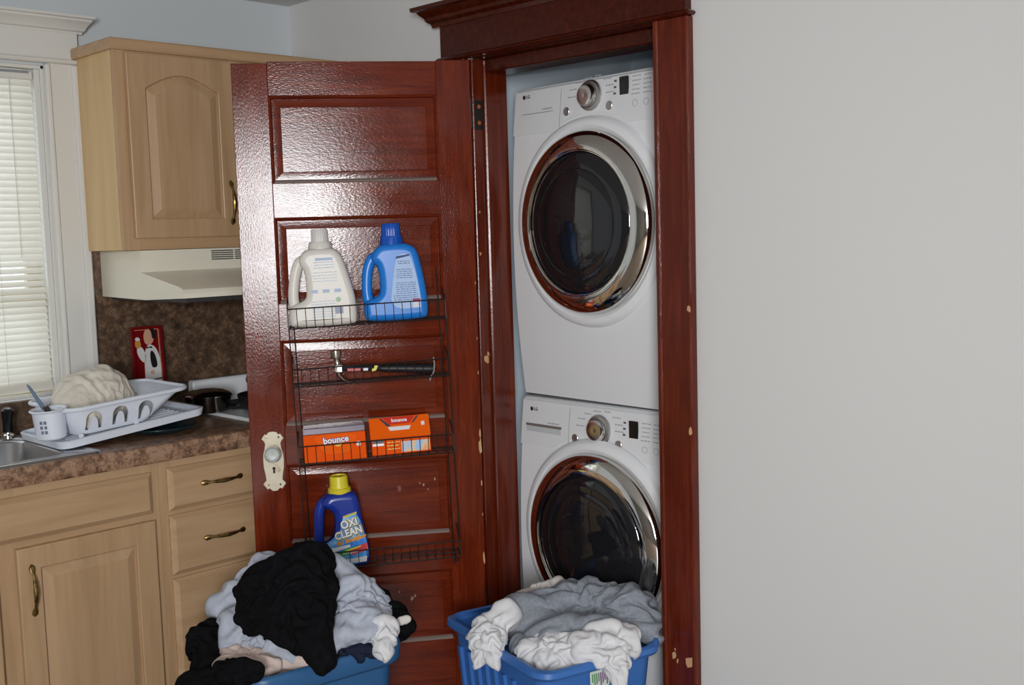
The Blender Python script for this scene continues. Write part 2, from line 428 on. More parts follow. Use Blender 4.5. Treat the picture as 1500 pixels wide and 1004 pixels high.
# ------------------------------------------------------------------ door leaf, open into the kitchen
DA = R(144.5-180)
hinge_p = W(2.355, 2.530, 0)
door = empty('door_1', hinge_p, DA, kind='structure')
DW, DT = 0.707, 0.036
rails = [(0.008, 0.205), (0.430, 0.550), (0.794, 0.916), (1.176, 1.288), (1.546, 1.649), (1.906, 2.006)]
def lp(name, m, x0, x1, z0, z1, y0=0.0, y1=DT, parent=door, bev=0.0015):
    b = MB(); b.box(x0, x1, y0, y1, z0, z1, bev=bev)
    return b.build(name, m, parent)
lp('stile', mah_v, -0.103, 0, 0.008, 2.009)
lp('stile', mah_v, -DW, -0.603, 0.008, 2.001)
for i, (z0, z1) in enumerate(rails):
    r_ = lp('rail', mah_h, -0.603, -0.103, z0, z1, 0.0006)
    if i < 5:
        dl = MB(); dl.loft([[(x, 0.0004, z1-0.0004), (x, 0.0008, z1+0.0012), (x, 0.0034, z1+0.0062), (x, 0.0100, z1+0.0104), (x, 0.0128, z1+0.0106), (x, 0.0130, z1-0.0004)] for x in (-0.596, -0.110)])
        dl.build('dusty_ledge', dust, r_, False)
def raised_panel(x0, x1, z0, z1, parent, m, ydeep, yfield, slope, lip=0.002):
    b = MB()
    a = [(x0, z0), (x1, z0), (x1, z1), (x0, z1)]
    def ins(d): return [(x0+d, z0+d), (x1-d, z0+d), (x1-d, z1-d), (x0+d, z1-d)]
    L = [[(p[0], ydeep+0.010, p[1]) for p in a], [(p[0], ydeep, p[1]) for p in a], [(p[0], ydeep, p[1]) for p in ins(0.004)],
         [(p[0], yfield+lip, p[1]) for p in ins(slope)], [(p[0], yfield, p[1]) for p in ins(slope+0.001)], [(p[0], yfield, p[1]) for p in ins(slope+0.004)]]
    b.loft(L)
    return b.build('panel', m, parent, ang=8)
for i in range(5):
    z0, z1 = rails[i][1], rails[i+1][0]
    p = raised_panel(-0.604, -0.102, z0-0.001, z1+0.001, door, mah_h, 0.0125, 0.0065, 0.034)
    # sticking: small quarter-round moulding all round the panel
    b = MB()
    for (a0, a1) in (((-0.603, z0), (-0.103, z0)), ((-0.603, z1), (-0.103, z1))):
        s_ = 1 if a0[1] == z0 else -1
        pr = [(0.001, 0), (0.004, 0.005*s_), (0.011, 0.009*s_), (0.016, 0.009*s_), (0.016, 0)]
        b.loft([[(a0[0], y, a0[1]+dz) for y, dz in pr], [(a1[0], y, a1[1]+dz) for y, dz in pr]])
    for xx, s_ in ((-0.603, 1), (-0.103, -1)):
        pr = [(0.001, 0), (0.004, 0.005*s_), (0.011, 0.009*s_), (0.016, 0.009*s_), (0.016, 0)]
        b.loft([[(xx+dx, y, z0) for y, dx in pr], [(xx+dx, y, z1) for y, dx in pr]])
    b.build('moulding', mah_h, p, ang=25)
# worn chips in the lower panels
for i, (x, z, sz, yy) in enumerate(((-0.262, 0.700, 0.013, 0.0058), (-0.185, 0.705, 0.006, 0.0058), (-0.197, 0.712, 0.004, 0.0058), (-0.172, 0.690, 0.004, 0.0058), (-0.235, 0.345, 0.010, 0.0058), (-0.225, 0.352, 0.006, 0.0058), (-0.275, 0.368, 0.005, 0.0058), (-0.150, 0.722, 0.006, 0.0058))):
    flake(door, (x, yy, z), (1, 0, 0), (0, 0, 1), (0, -1, 0), sz, 70+i, mat('scuff_%d' % i, (0.22, 0.07, 0.05) if i == 0 else (0.42, 0.26, 0.17), 0.8) if i < 2 else bpy.data.materials['scuff_1'])
for i, (z, sz) in enumerate(((0.46, 0.022), (0.82, 0.030), (0.86, 0.016), (1.05, 0.009), (1.16, 0.007), (1.33, 0.007), (0.60, 0.007), (0.70, 0.012))):
    flake(door, (-0.003, -0.0002, z), (0.35, 0, 0), (0, 0, 1), (0, -1, 0), sz, 90+i, chip)
# hinges on the edge
for hz in (1.850, 0.30):
    h = MB(); h.box(-0.001, 0.002, 0.004, DT-0.002, hz-0.045, hz+0.045)
    h.tube([(0.004, DT+0.004, hz-0.045), (0.004, DT+0.004, hz+0.045)], 0.006, 10)
    ho = h.build('hinge', iron, door)
hj = MB(); hj.box(0.006, 0.036, -0.9800, -0.9775, 1.805, 1.895); hjo = hj.build('hinge_leaf', iron, tr2)
for dz in (1.826, 1.876):
    MB().lathe([(0.007, 0), (0.006, 0.0018)], 12, T=Matrix.Translation((0.021, -0.9800, dz)) @ Matrix.Rotation(R(90), 4, 'X')).build('screw', rust, hjo)
# escutcheon plate, keyhole and crystal knob
px_, pz_ = -0.640, 0.810
half = [(0, 0.092), (0.012, 0.090), (0.017, 0.083), (0.024, 0.084), (0.029, 0.076), (0.033, 0.070), (0.027, 0.064), (0.023, 0.055), (0.025, 0.040), (0.030, 0.022), (0.031, 0.004),
        (0.030, -0.018), (0.026, -0.040), (0.024, -0.058), (0.030, -0.064), (0.034, -0.070), (0.029, -0.076), (0.022, -0.086), (0.015, -0.083), (0.008, -0.091), (0, -0.092)]
outl = half + [(-x, z) for x, z in reversed(half[1:-1])]
kh = [(0.0045*math.sin(a), -0.022+0.0045*math.cos(a)) for a in [R(d) for d in range(-150, 151, 25)]] + [(0.003, -0.037), (-0.003, -0.037)]
v_, f_ = flat([outl, kh], 0.0012, 0.0012, 2)
pl = MB(); pl.add(v_, f_, T=FRT(px_, -0.0024, pz_))
plate = pl.build('escutcheon_plate', ivory, door)
MB().box(px_-0.006, px_+0.006, -0.0008, 0, pz_-0.040, pz_-0.015).build('keyhole', dark_void, plate, False)
for sx, sz in ((-0.018, 0.074), (0.018, 0.074), (-0.018, -0.072), (0.017, -0.072)):
    MB().lathe([(0.0032, 0), (0.0026, 0.0016), (0.0005, 0.002)], 10, T=FRT(px_+sx, -0.0040, pz_+sz)).build('screw', iron if sx > 0 else brass, plate)
kb = MB(); kb.lathe([(0.013, 0), (0.012, 0.006), (0.007, 0.010), (0.007, 0.020), (0.010, 0.024)], 16, T=FRT(px_, -0.004, pz_+0.028))
kb.build('knob_shank', brass, plate)
kn = MB(); kn.lathe([(0.010, 0.020), (0.018, 0.024), (0.0255, 0.032), (0.0255, 0.040), (0.020, 0.050), (0.013, 0.053), (0.0005, 0.0535)], 12, T=FRT(px_, -0.004, pz_+0.028))
kn.build('crystal_knob', crystal, plate, smooth=False)

# ------------------------------------------------------------------ wire rack on the door: four baskets
RO = 0.0985                                                 # front plane, out from the door face
rack = empty('wire_door_rack', hinge_p + Matrix.Rotation(DA, 3, 'Z') @ Vector((-0.33, 0, 0.80)), DA,
             'dark bronze four-tier wire rack hung on the inside of the open mahogany door', 'rack')
RT = Matrix.Translation((0.33, 0, -0.80))
TL = R(1.6)                                                 # the rack hangs a little askew
def rk(x, y, z):                                            # askew in the plane of the door, about the middle
    dx, dz = x + 0.33, z - 0.90
    return Vector((dx*math.cos(TL) - dz*math.sin(TL), y, 0.10 + dx*math.sin(TL) + dz*math.cos(TL)))
baskets = [(1.226, 0.058), (1.051, 0.052), (0.818, 0.055), (0.492, 0.050)]
bx0, bx1 = -0.563, -0.098
wire = None
for bi, (bz, bh) in enumerate(baskets):
    dep = RO if bi != 1 else 0.085
    yb, yf = -0.006, -dep
    b = MB()
    for z, y in ((bz+bh, yf), (bz, yf), (bz, yb), (bz+0.001, (yf+yb)/2)):
        b.tube([rk(bx0, y, z), rk(bx1, y, z)], 0.0021, 6)
    for x in (bx0, bx1):
        b.tube([rk(x, yb, bz+bh+0.03), rk(x, yf, bz+bh), rk(x, yf, bz), rk(x, yb, bz)], 0.0021, 6)
    bo = b.build('basket', wire_m, rack)
    n = 18
    for k in range(1, n):
        x = bx0 + (bx1-bx0)*k/n
        if True:
            w_ = MB(); w_.tube([rk(x, yf-0.001, bz+bh), rk(x, yf-0.001, bz+0.002), rk(x, yf+0.004, bz-0.001), rk(x, yb, bz-0.001)], 0.0011, 5)
            w_.build('cross_wire', wire_m, bo)
for x in (bx0, bx1):
    b = MB(); b.tube([rk(x, -RO+0.004, 1.30), rk(x, -RO+0.004, 0.490)], 0.0020, 6)
    b.tube([rk(x+(0.012 if x < -0.3 else -0.012), -0.004, 1.38), rk(x+(0.012 if x < -0.3 else -0.012), -0.004, 0.44)], 0.0020, 6)
    b.build('side_wire', wire_m, rack)
b = MB(); b.tube([rk(-0.112, -0.05, 0.490), rk(-0.112, -0.05, 0.468), rk(-0.104, -0.05, 0.462), rk(-0.100, -0.05, 0.470)], 0.0022, 6); b.build('hook', wire_m, rack)

# ------------------------------------------------------------------ bottles, boxes and hammer in the rack
def door_pt(s, y, z):
    """s metres from the hinge along the leaf, y out from the face"""
    return hinge_p + Matrix.Rotation(DA, 3, 'Z') @ Vector((-s, -y, z))
TILT = R(1.6)
def rack_thing(name, s, y, z, label, cat, group=None, rz=0.0, roll=0.0, pitch=0.0):
    o = empty(name, door_pt(s, y, z), 0, label, cat, group)
    o.rotation_euler = (Matrix.Rotation(DA+rz, 3, 'Z') @ Matrix.Rotation(-TILT*0+roll, 3, 'Y') @ Matrix.Rotation(pitch, 3, 'X')).to_euler()
    return o

def jug(parent, outline, hole, depth, m):
    bev = 0.020
    v_, f_ = flat([smooth_poly(outline, 3)], depth/2-bev, bev, 5)
    b = MB(); b.add(v_, f_, T=FR)
    bo_ = b.build('body', m, parent, ang=50)
    pts = [Vector((hole[0][0]+0.022, 0, hole[0][1]+0.002))] + [Vector((p[0], 0, p[1])) for p in hole] + [Vector((hole[-1][0]+0.022, 0, hole[-1][1]-0.006))]; q = []
    for i in range(len(pts)-1):                      # Catmull-Rom through the handle points
        p0, p1, p2, p3 = pts[max(i-1, 0)], pts[i], pts[i+1], pts[min(i+2, len(pts)-1)]
        for k in range(6):
            t = k/6; q.append(0.5*((2*p1)+(p2-p0)*t+(2*p0-5*p1+4*p2-p3)*t*t+(3*p1-p0-3*p2+p3)*t**3))
    q.append(pts[-1])
    h = MB(); n_ = len(q)
    h.tube(q, [0.0125+0.004*abs(2*k/(n_-1)-1)**3 for k in range(n_)], 14, flat=1.25); h.build('handle', m, parent, ang=60)
    return bo_
def cap_ribbed(parent, x, z, r, h, m, name='cap', ribs=26, collar=None, mc=None):
    b = MB(); loops = []
    prof = [(r*1.0, 0), (r*0.985, h*0.5), (r*0.95, h*0.93), (r*0.88, h)]
    n = ribs*4
    for rr, zz in prof:
        loops.append([((rr*(1+0.03*math.cos(ribs*2*PI*k/n)))*math.cos(2*PI*k/n), (rr*(1+0.03*math.cos(ribs*2*PI*k/n)))*math.sin(2*PI*k/n), zz) for k in range(n)])
    b.loft(loops, T=Matrix.Translation((x, 0, z)))
    o = b.build(name, m, parent, ang=60)
    if collar:
        c = MB(); c.lathe(collar, 32, T=Matrix.Translation((x, 0, z))); c.build('collar', mc, parent)
    return o
def lines(parent, x0, x1, zs, y, h, m, name='small_print', seed=0):
    """rows of tiny print: each row a few short raised dashes"""
    rn = random.Random(seed); b = MB()
    for z in zs:
        x = x0 + rn.random()*0.004
        while x < x1:
            w = min(0.004 + rn.random()*0.010, x1-x)
            if w < 0.002: break
            b.box(x, x+w, y, y+0.0006, z-h/2, z+h/2); x += w + 0.0025
    return b.build(name, m, parent, False)

# white softener jug
wj_m = mat('ivory_jug_plastic', (0.72, 0.69, 0.63), 0.38)
wcap = mat('frosted_cap_plastic', (0.66, 0.64, 0.61), 0.3)
pale_blue = mat('pale_blue_print', (0.45, 0.55, 0.72), 0.6)
pale_green = mat('pale_green_print', (0.42, 0.62, 0.42), 0.6)
j = rack_thing('softener_jug', 0.468, 0.052, 1.222, 'large ivory white fabric softener jug with a frosted ribbed cap on the top tier', 'bottle', roll=R(-1.6))
outl = [(-0.092, 0.0), (0.086, 0.0), (0.098, 0.012), (0.098, 0.075), (0.085, 0.135), (0.066, 0.205), (0.048, 0.226), (0.030, 0.232), (-0.026, 0.232), (-0.048, 0.224), (-0.062, 0.200), (-0.060, 0.185), (-0.046, 0.165), (-0.044, 0.100), (-0.052, 0.078), (-0.094, 0.066), (-0.099, 0.050), (-0.100, 0.014)]
hole = [(-0.050, 0.196), (-0.064, 0.186), (-0.075, 0.155), (-0.083, 0.115), (-0.085, 0.080), (-0.080, 0.056)]
jug(j, outl, hole, 0.090, wj_m)
cap_ribbed(j, 0.004, 0.246, 0.0245, 0.042, wcap, collar=[(0.036, -0.020), (0.034, -0.002), (0.030, 0.004), (0.024, 0.004)], mc=wj_m)
MB().box(-0.014, 0.038, -0.0457, -0.0451, 0.195, 0.203).build('heading', pale_blue, j, False)
lines(j, -0.020, 0.040, [0.190-0.008*k for k in range(3)], -0.0457, 0.0022, pale_blue, seed=1)
lines(j, -0.026, 0.046, [0.160-0.0085*k for k in range(4)], -0.0457, 0.0018, pale_blue, seed=2)
for k, xx in enumerate((-0.022, 0.012, 0.046)):
    MB().box(xx-0.010, xx+0.010, -0.0457, -0.0451, 0.100, 0.110).build('usage_icon', pale_blue, j, False)
MB().lathe([(0.008, 0), (0.0075, 0.0006)], 8, T=FRT(0.046, -0.0451, 0.078)).build('green_mark', pale_green, j, False)
lines(j, -0.034, 0.036, [0.075-0.0075*k for k in range(7)], -0.0457, 0.002, pale_blue, seed=3)
MB().box(0.034, 0.058, -0.0457, -0.0451, 0.036, 0.056).build('barcode', mat('barcode_grey', (0.35, 0.38, 0.5), 0.6), j, False)

# blue softener jug
bj_m = mat('pearl_blue_jug_plastic', (0.012, 0.20, 0.68), 0.30)
bc_m = mat('royal_blue_cap_plastic', (0.006, 0.085, 0.48), 0.22)
lab_b = mat('pale_blue_label', (0.36, 0.52, 0.80), 0.45)
ink = mat('navy_ink', (0.04, 0.06, 0.20), 0.6)
j = rack_thing('softener_jug', 0.253, 0.052, 1.231, 'pearly blue fabric softener jug with a royal blue cap on the top tier', 'bottle', roll=R(-1.6))
outl = [(-0.084, 0.0), (0.082, 0.0), (0.094, 0.012), (0.096, 0.060), (0.088, 0.130), (0.074, 0.205), (0.058, 0.222), (0.034, 0.230), (-0.030, 0.230), (-0.050, 0.218), (-0.066, 0.195), (-0.062, 0.180), (-0.044, 0.163), (-0.042, 0.095), (-0.050, 0.074), (-0.090, 0.064), (-0.096, 0.048), (-0.094, 0.014)]
hole = [(-0.052, 0.192), (-0.066, 0.180), (-0.077, 0.150), (-0.082, 0.110), (-0.082, 0.078), (-0.076, 0.054)]
jug(j, outl, hole, 0.090, bj_m)
cap_ribbed(j, 0.000, 0.252, 0.0275, 0.038, bc_m, collar=[(0.036, -0.026), (0.033, -0.004), (0.032, 0.001), (0.026, 0.001)], mc=bc_m)
v_, f_ = flat([smooth_poly([(-0.018, 0.035), (0.074, 0.035), (0.072, 0.090), (0.058, 0.165), (0.046, 0.196), (0.026, 0.200), (0.008, 0.190), (-0.006, 0.120)], 2)], 0.0004)
lbm = MB(); lbm.add(v_, f_, T=FRT(0, -0.0454, 0)); lo = lbm.build('label', lab_b, j, False)
hb = MB(); hb.add(*flat([smooth_poly([(0.006, 0.184), (0.020, 0.186), (0.048, 0.191), (0.052, 0.197), (0.030, 0.194), (0.008, 0.192)], 1)], 0.0004), T=FRT(0, -0.0460, 0)); hb.build('heading', ink, lo, False)
lines(lo, 0.010, 0.048, [0.176, 0.170], -0.0464, 0.002, ink, seed=4)
lines(lo, 0.004, 0.054, [0.152-0.0062*k for k in range(5)], -0.0464, 0.0016, ink, seed=5)
lines(lo, 0.000, 0.062, [0.112-0.0062*k for k in range(6)], -0.0464, 0.0016, ink, seed=6)
lines(lo, -0.008, 0.066, [0.074-0.0062*k for k in range(3)], -0.0464, 0.0018, ink, seed=7)
MB().box(0.050, 0.072, -0.0464, -0.0458, 0.036, 0.052).build('barcode', mat('barcode_white', (0.7, 0.72, 0.8), 0.6), lo, False)
MB().box(0.050, 0.072, -0.0464, -0.0458, 0.053, 0.057).build('orange_stripe', mat('orange_ink', (0.75, 0.28, 0.10), 0.6), lo, False)
MB().box(0.050, 0.072, -0.0464, -0.0458, 0.057, 0.063).build('red_stripe', mat('red_ink', (0.42, 0.04, 0.10), 0.6), lo, False)

# stain remover bottle
ox_m = mat('cobalt_bottle_plastic', (0.010, 0.035, 0.30), 0.28)
yel = mat('yellow_cap_plastic', (0.72, 0.62, 0.03), 0.38)
oz = 0.484
j = rack_thing('stain_remover_bottle', 0.442, 0.050, oz, 'cobalt blue stain remover bottle with yellow cap standing on the bottom tier', 'bottle', roll=R(-2.0), rz=R(4))
outl = [(-0.070, 0.0), (0.068, 0.0), (0.078, 0.010), (0.078, 0.065), (0.064, 0.140), (0.058, 0.205), (0.050, 0.226), (0.030, 0.232), (-0.024, 0.232), (-0.040, 0.224), (-0.056, 0.204), (-0.050, 0.192), (-0.028, 0.182), (-0.016, 0.160), (-0.022, 0.105), (-0.036, 0.078), (-0.072, 0.066), (-0.079, 0.050), (-0.078, 0.012)]
hole = [(-0.038, 0.204), (-0.052, 0.196), (-0.062, 0.170), (-0.067, 0.120), (-0.069, 0.080), (-0.062, 0.054)]
jug(j, outl, hole, 0.084, ox_m)
b = MB(); b.lathe([(0.034, 0.226), (0.0345, 0.228), (0.0345, 0.242), (0.030, 0.244), (0.0285, 0.248), (0.0272, 0.278), (0.0262, 0.280), (0.024, 0.280), (0.023, 0.276), (0.0005, 0.275)], 40, T=Matrix.Translation((0.004, 0, 0)))
b.build('cap', yel, j)
sky_m = mat('label_sky_blue', (0.03, 0.22, 0.72), 0.4); noise_col(sky_m, [(0.3, (0.01, 0.10, 0.55)), (0.55, (0.05, 0.32, 0.80)), (0.72, (0.40, 0.68, 0.92))], (1, 1, 1), 22, 3)
l_w = mat('label_white', (0.80, 0.80, 0.82), 0.4); l_o = mat('label_orange', (0.80, 0.16, 0.03), 0.4); l_g = mat('label_green', (0.04, 0.40, 0.08), 0.4); l_r = mat('label_red', (0.62, 0.04, 0.04), 0.4); l_y = mat('label_yellow', (0.75, 0.65, 0.05), 0.4)
v_, f_ = flat([smooth_poly([(-0.064, 0.014), (0.070, 0.010), (0.074, 0.060), (0.064, 0.110), (0.055, 0.150), (0.040, 0.172), (0.004, 0.164), (-0.004, 0.120), (-0.030, 0.096), (-0.064, 0.080)], 2)], 0.0004)
b = MB(); b.add(v_, f_, T=FRT(0, -0.0425, 0)); lab = b.build('label', sky_m, j, False)
def band(pts, m, y, name):
    v_, f_ = flat([pts], 0.0003); b = MB(); b.add(v_, f_, T=FRT(0, y, 0)); return b.build(name, m, lab, False)
band([(-0.062, 0.016), (0.066, 0.016), (0.068, 0.032), (0.020, 0.030), (-0.062, 0.030)], l_w, -0.0432, 'white_band')
band([(-0.062, 0.050), (-0.020, 0.058), (0.020, 0.066), (0.020, 0.074), (-0.020, 0.070), (-0.062, 0.066)], l_w, -0.0432, 'white_swoosh')
band([(-0.030, 0.036), (0.010, 0.042), (0.040, 0.048), (0.040, 0.066), (0.010, 0.062), (-0.030, 0.050)], l_g, -0.0434, 'green_swoosh')
band([(0.020, 0.040), (0.070, 0.050), (0.071, 0.074), (0.020, 0.060)], l_r, -0.0436, 'red_swoosh')
band([(0.005, 0.052), (0.052, 0.064), (0.052, 0.067), (0.005, 0.058)], l_y, -0.0438, 'yellow_swoosh')
band([(0.005, 0.156), (0.046, 0.166), (0.047, 0.173), (0.006, 0.163)], l_y, -0.0434, 'yellow_tag')
def word(body, size, x, z, rot, m, name, y, bold=0.0, sx=1.0, shear=0.0, sp=1.0):
    b = MB(); b.add(*text(body, size, 0.0004, bold=bold, sx=sx, shear=shear, space=sp), T=FRT(x, y, z, R(rot))); return b.build(name, m, lab, False)
for body, sz, x, z in (('OXI', 0.034, 0.022, 0.139), ('CLEAN', 0.0315, 0.018, 0.110)):
    word(body, sz, x+0.0015, z-0.0015, 12, l_y, 'lettering_glow', -0.0440, 0.0036, 0.85)
    word(body, sz, x+0.001, z-0.001, 12, print_d, 'lettering_shadow', -0.0446, 0.0027, 0.85)
    word(body, sz, x, z, 12, l_w, 'lettering', -0.0452, 0.0011, 0.85)
word('2in1 StainFighter', 0.0145, 0.024, 0.0875, 12, l_y, 'lettering_glow', -0.0440, 0.0012, 0.92, 0.2)
word('2in1 StainFighter', 0.0145, 0.024, 0.0875, 12, l_o, 'lettering', -0.0448, 0.0004, 0.92, 0.2)
word('Color Safe Brightener', 0.0085, 0.010, 0.0485, 4, l_w, 'lettering', -0.0450, 0.0001, 0.95)
band([(0.010, 0.1612), (0.042, 0.1690), (0.042, 0.1702), (0.010, 0.1624)], print_d, -0.0438, 'small_print')

# dryer sheet boxes
org = mat('orange_carton', (0.84, 0.095, 0.004), 0.6, **{'Specular IOR Level': 0.06})
org2 = mat('orange_flap_carton', (0.88, 0.125, 0.005), 0.6, **{'Specular IOR Level': 0.06})
slv = mat('glossy_film_top', (0.30, 0.28, 0.34), 0.15, 0.6)
bw = mat('bounce_white_ink', (0.82, 0.80, 0.86), 0.5); bpur = mat('bounce_purple_ink', (0.16, 0.03, 0.20), 0.5); sun_y = mat('sunburst_yellow_ink', (0.85, 0.50, 0.05), 0.5)
c = rack_thing('dryer_sheet_box', 0.452, 0.058, 0.818, 'orange dryer sheet carton with film-wrapped grey top, left of the two cartons', 'box', roll=R(-1.9))
MB().box(-0.092, 0.092, -0.036, 0.036, 0, 0.083, bev=0.0015).build('carton', org, c)
MB().box(-0.0925, 0.0925, -0.036, 0.037, 0.083, 0.104, bev=0.003).build('film_top', slv, c)
v_, f_ = flat([smooth_poly([(-0.068, 0.082), (0.068, 0.082), (0.052, 0.050), (0.040, 0.028), (0.020, 0.022), (-0.024, 0.022), (-0.042, 0.032), (-0.054, 0.056)], 1)], 0.0008)
b = MB(); b.add(v_, f_, T=FRT(0.004, -0.0370, 0)); b.build('front_flap', org2, c, False)
MB().lathe([(0.013, 0), (0.0125, 0.0005)], 20, T=FRT(0.010, -0.0380, 0.056)).build('sunburst', sun_y, c, False)
for y_, bo_, m_ in ((-0.0388, 0.0022, bpur), (-0.0395, 0.0008, bw)):
    b = MB(); b.add(*text('bounce', 0.026, 0.0004, bold=bo_, sx=0.98), T=FRT(0.004, y_, 0.064, R(3))); b.build('lettering', m_, c, False)
b = MB(); b.add(v_ := flat([rrect(0.064, 0.076, 0.040, 0.054, 0.003)], 0.0004)[0], flat([rrect(0.064, 0.076, 0.040, 0.054, 0.003)], 0.0004)[1], T=FRT(0, -0.0365, 0)); b.build('emblem', bw, c, False)
lines(c, 0.058, 0.082, [0.032, 0.025, 0.018], -0.0370, 0.0014, org2, seed=9)

c2 = rack_thing('dryer_sheet_box', 0.254, 0.064, 0.824, 'orange dryer sheet carton leaning back with white dispensing slot, right of the two cartons', 'box', roll=R(-2.2), pitch=R(-9))
MB().box(-0.089, 0.089, -0.026, 0.030, 0, 0.048, bev=0.0015).build('carton_front', org, c2)
topm = MB()
topm.loft([[(-0.089, -0.026, 0.048), (0.089, -0.026, 0.048), (0.089, 0.030, 0.048), (-0.089, 0.030, 0.048)],
           [(-0.091, -0.0265, 0.050), (0.091, -0.0265, 0.050), (0.091, 0.030, 0.050), (-0.091, 0.030, 0.050)],
           [(-0.091, 0.0025, 0.112), (0.091, 0.0025, 0.112), (0.091, 0.030, 0.112), (-0.091, 0.030, 0.112)]])
topm.build('carton_lid', org2, c2)
def on_lid(pts, off, m, name):
    v_, f_ = flat([[(p_[0], p_[1]*1.27) for p_ in pts]], 0.0004)
    T = Matrix.Translation((0, -0.0265-off, 0.050)) @ Matrix.Rotation(math.atan2(-0.0225, 0.048), 4, 'X') @ FR
    b = MB(); b.add(v_, f_, T=T); return b.build(name, m, c2, False)
on_lid([(-0.050, 0.053), (0.050, 0.053), (0.030, 0.034), (-0.030, 0.034)], 0.0008, mat('red_carton_print', (0.66, 0.03, 0.012), 0.4), 'red_field')
on_lid([(-0.036, 0.028), (0.034, 0.028), (0.028, 0.018), (-0.030, 0.018)], 0.0008, l_w, 'dispensing_slot')
on_lid([(-0.060, 0.052), (-0.054, 0.052), (-0.026, 0.030), (-0.038, 0.030)], 0.0010, print_d, 'slot_edge')
on_lid([(0.060, 0.052), (0.054, 0.052), (0.036, 0.034), (0.044, 0.036)], 0.0010, print_d, 'slot_edge')
on_lid([(0.066, 0.026), (0.076, 0.026), (0.076, 0.036), (0.066, 0.036)], 0.0010, bw, 'emblem')
T = Matrix.Translation((0, -0.0282, 0.050)) @ Matrix.Rotation(math.atan2(-0.0225, 0.048), 4, 'X') @ FR @ Matrix.Translation((0.000, 0.056, 0))
b = MB(); b.add(*text('bounce', 0.016, 0.0004, bold=0.0006), T=T); b.build('lettering', bw, c2, False)
pic = mat('outdoor_picture_print', (0.3, 0.3, 0.4), 0.4); noise_col(pic, [(0.3, (0.02, 0.12, 0.42)), (0.48, (0.70, 0.24, 0.06)), (0.55, (0.72, 0.42, 0.10)), (0.68, (0.20, 0.42, 0.75))], (1, 1, 0.5), 26, 2)
MB().box(0.000, 0.086, -0.0268, -0.0262, 0.004, 0.036).build('picture', pic, c2, False)
MB().box(-0.086, -0.052, -0.0268, -0.0262, 0.036, 0.046).build('dark_strip', print_d, c2, False)
MB().box(-0.086, -0.052, -0.0268, -0.0262, 0.028, 0.035).build('pale_strip', l_w, c2, False)
lines(c2, -0.044, -0.004, [0.036, 0.026, 0.016], -0.0268, 0.002, l_y, seed=12)

# claw hammer lying in the second tier
hm = rack_thing('claw_hammer', 0.305, 0.050, 1.085, 'claw hammer with black rubber grip lying in the second tier of the wire rack', 'hammer', roll=R(1.0))
ham_st = mat('worn_hammer_steel', (0.42, 0.39, 0.34), 0.3, 1.0)
rub = mat('black_rubber_grip', (0.010, 0.010, 0.011), 0.5)
b = MB(); b.tube([(-0.118, 0, 0.004), (-0.05, 0, 0.002), (0.0, 0, 0.001)], [0.0135, 0.013, 0.0135], 12, flat=0.72)
sh = b.build('shaft', mat('graphite_shaft', (0.02, 0.022, 0.03), 0.25), hm)
b = MB(); b.tube([(-0.005, 0, 0.001), (0.02, 0, 0.0), (0.06, 0, -0.001), (0.11, 0, -0.003), (0.145, 0, -0.004), (0.158, 0, -0.005), (0.162, 0, -0.005)], [0.0135, 0.018, 0.019, 0.021, 0.022, 0.0225, 0.018], 14, flat=0.75)
b.build('grip', rub, hm)
MB().box(-0.102, -0.062, -0.0143, -0.0130, -0.004, 0.004, bev=0.0004).build('red_white_decal', mat('decal_red', (0.55, 0.07, 0.07), 0.4), hm)
MB().box(-0.056, -0.040, -0.0141, -0.0128, -0.004, 0.004, bev=0.0004).build('white_decal', l_w, hm)
b = MB(); b.add(*flat([[(-0.030, -0.008), (-0.016, -0.004), (-0.010, 0.010), (-0.020, 0.011), (-0.022, 0.003), (-0.030, 0.0)]], 0.0005), T=FRT(0, -0.0142, 0)); b.build('yellow_decal', l_y, hm, False)
b = MB()
b.box(-0.140, -0.114, -0.012, 0.012, -0.010, 0.018, bev=0.004)
b.tube([(-0.130, 0, 0.014), (-0.132, 0, 0.026), (-0.133, 0, 0.036)], [0.010, 0.0075, 0.010], 14)
b.tube([(-0.133, 0, 0.036), (-0.134, 0, 0.041), (-0.135, 0, 0.058)], [0.0145, 0.0155, 0.0150], 18)
for s_ in (-1, 1):
    b.tube([(-0.130, s_*0.005, -0.006), (-0.126, s_*0.006, -0.018), (-0.114, s_*0.008, -0.030), (-0.096, s_*0.010, -0.038)], [0.009, 0.008, 0.006, 0.0025], 10, flat=0.7)
b.build('hammer_head', ham_st, hm)
b = MB(); b.tube([(0.158, -0.012, 0.030), (0.160, -0.019, 0.012), (0.158, -0.021, -0.012), (0.148, -0.020, -0.030), (0.145, -0.019, -0.040)], 0.0022, 6); b.build('hang_tie', mat('grey_plastic_tie', (0.30, 0.30, 0.32), 0.5), hm)

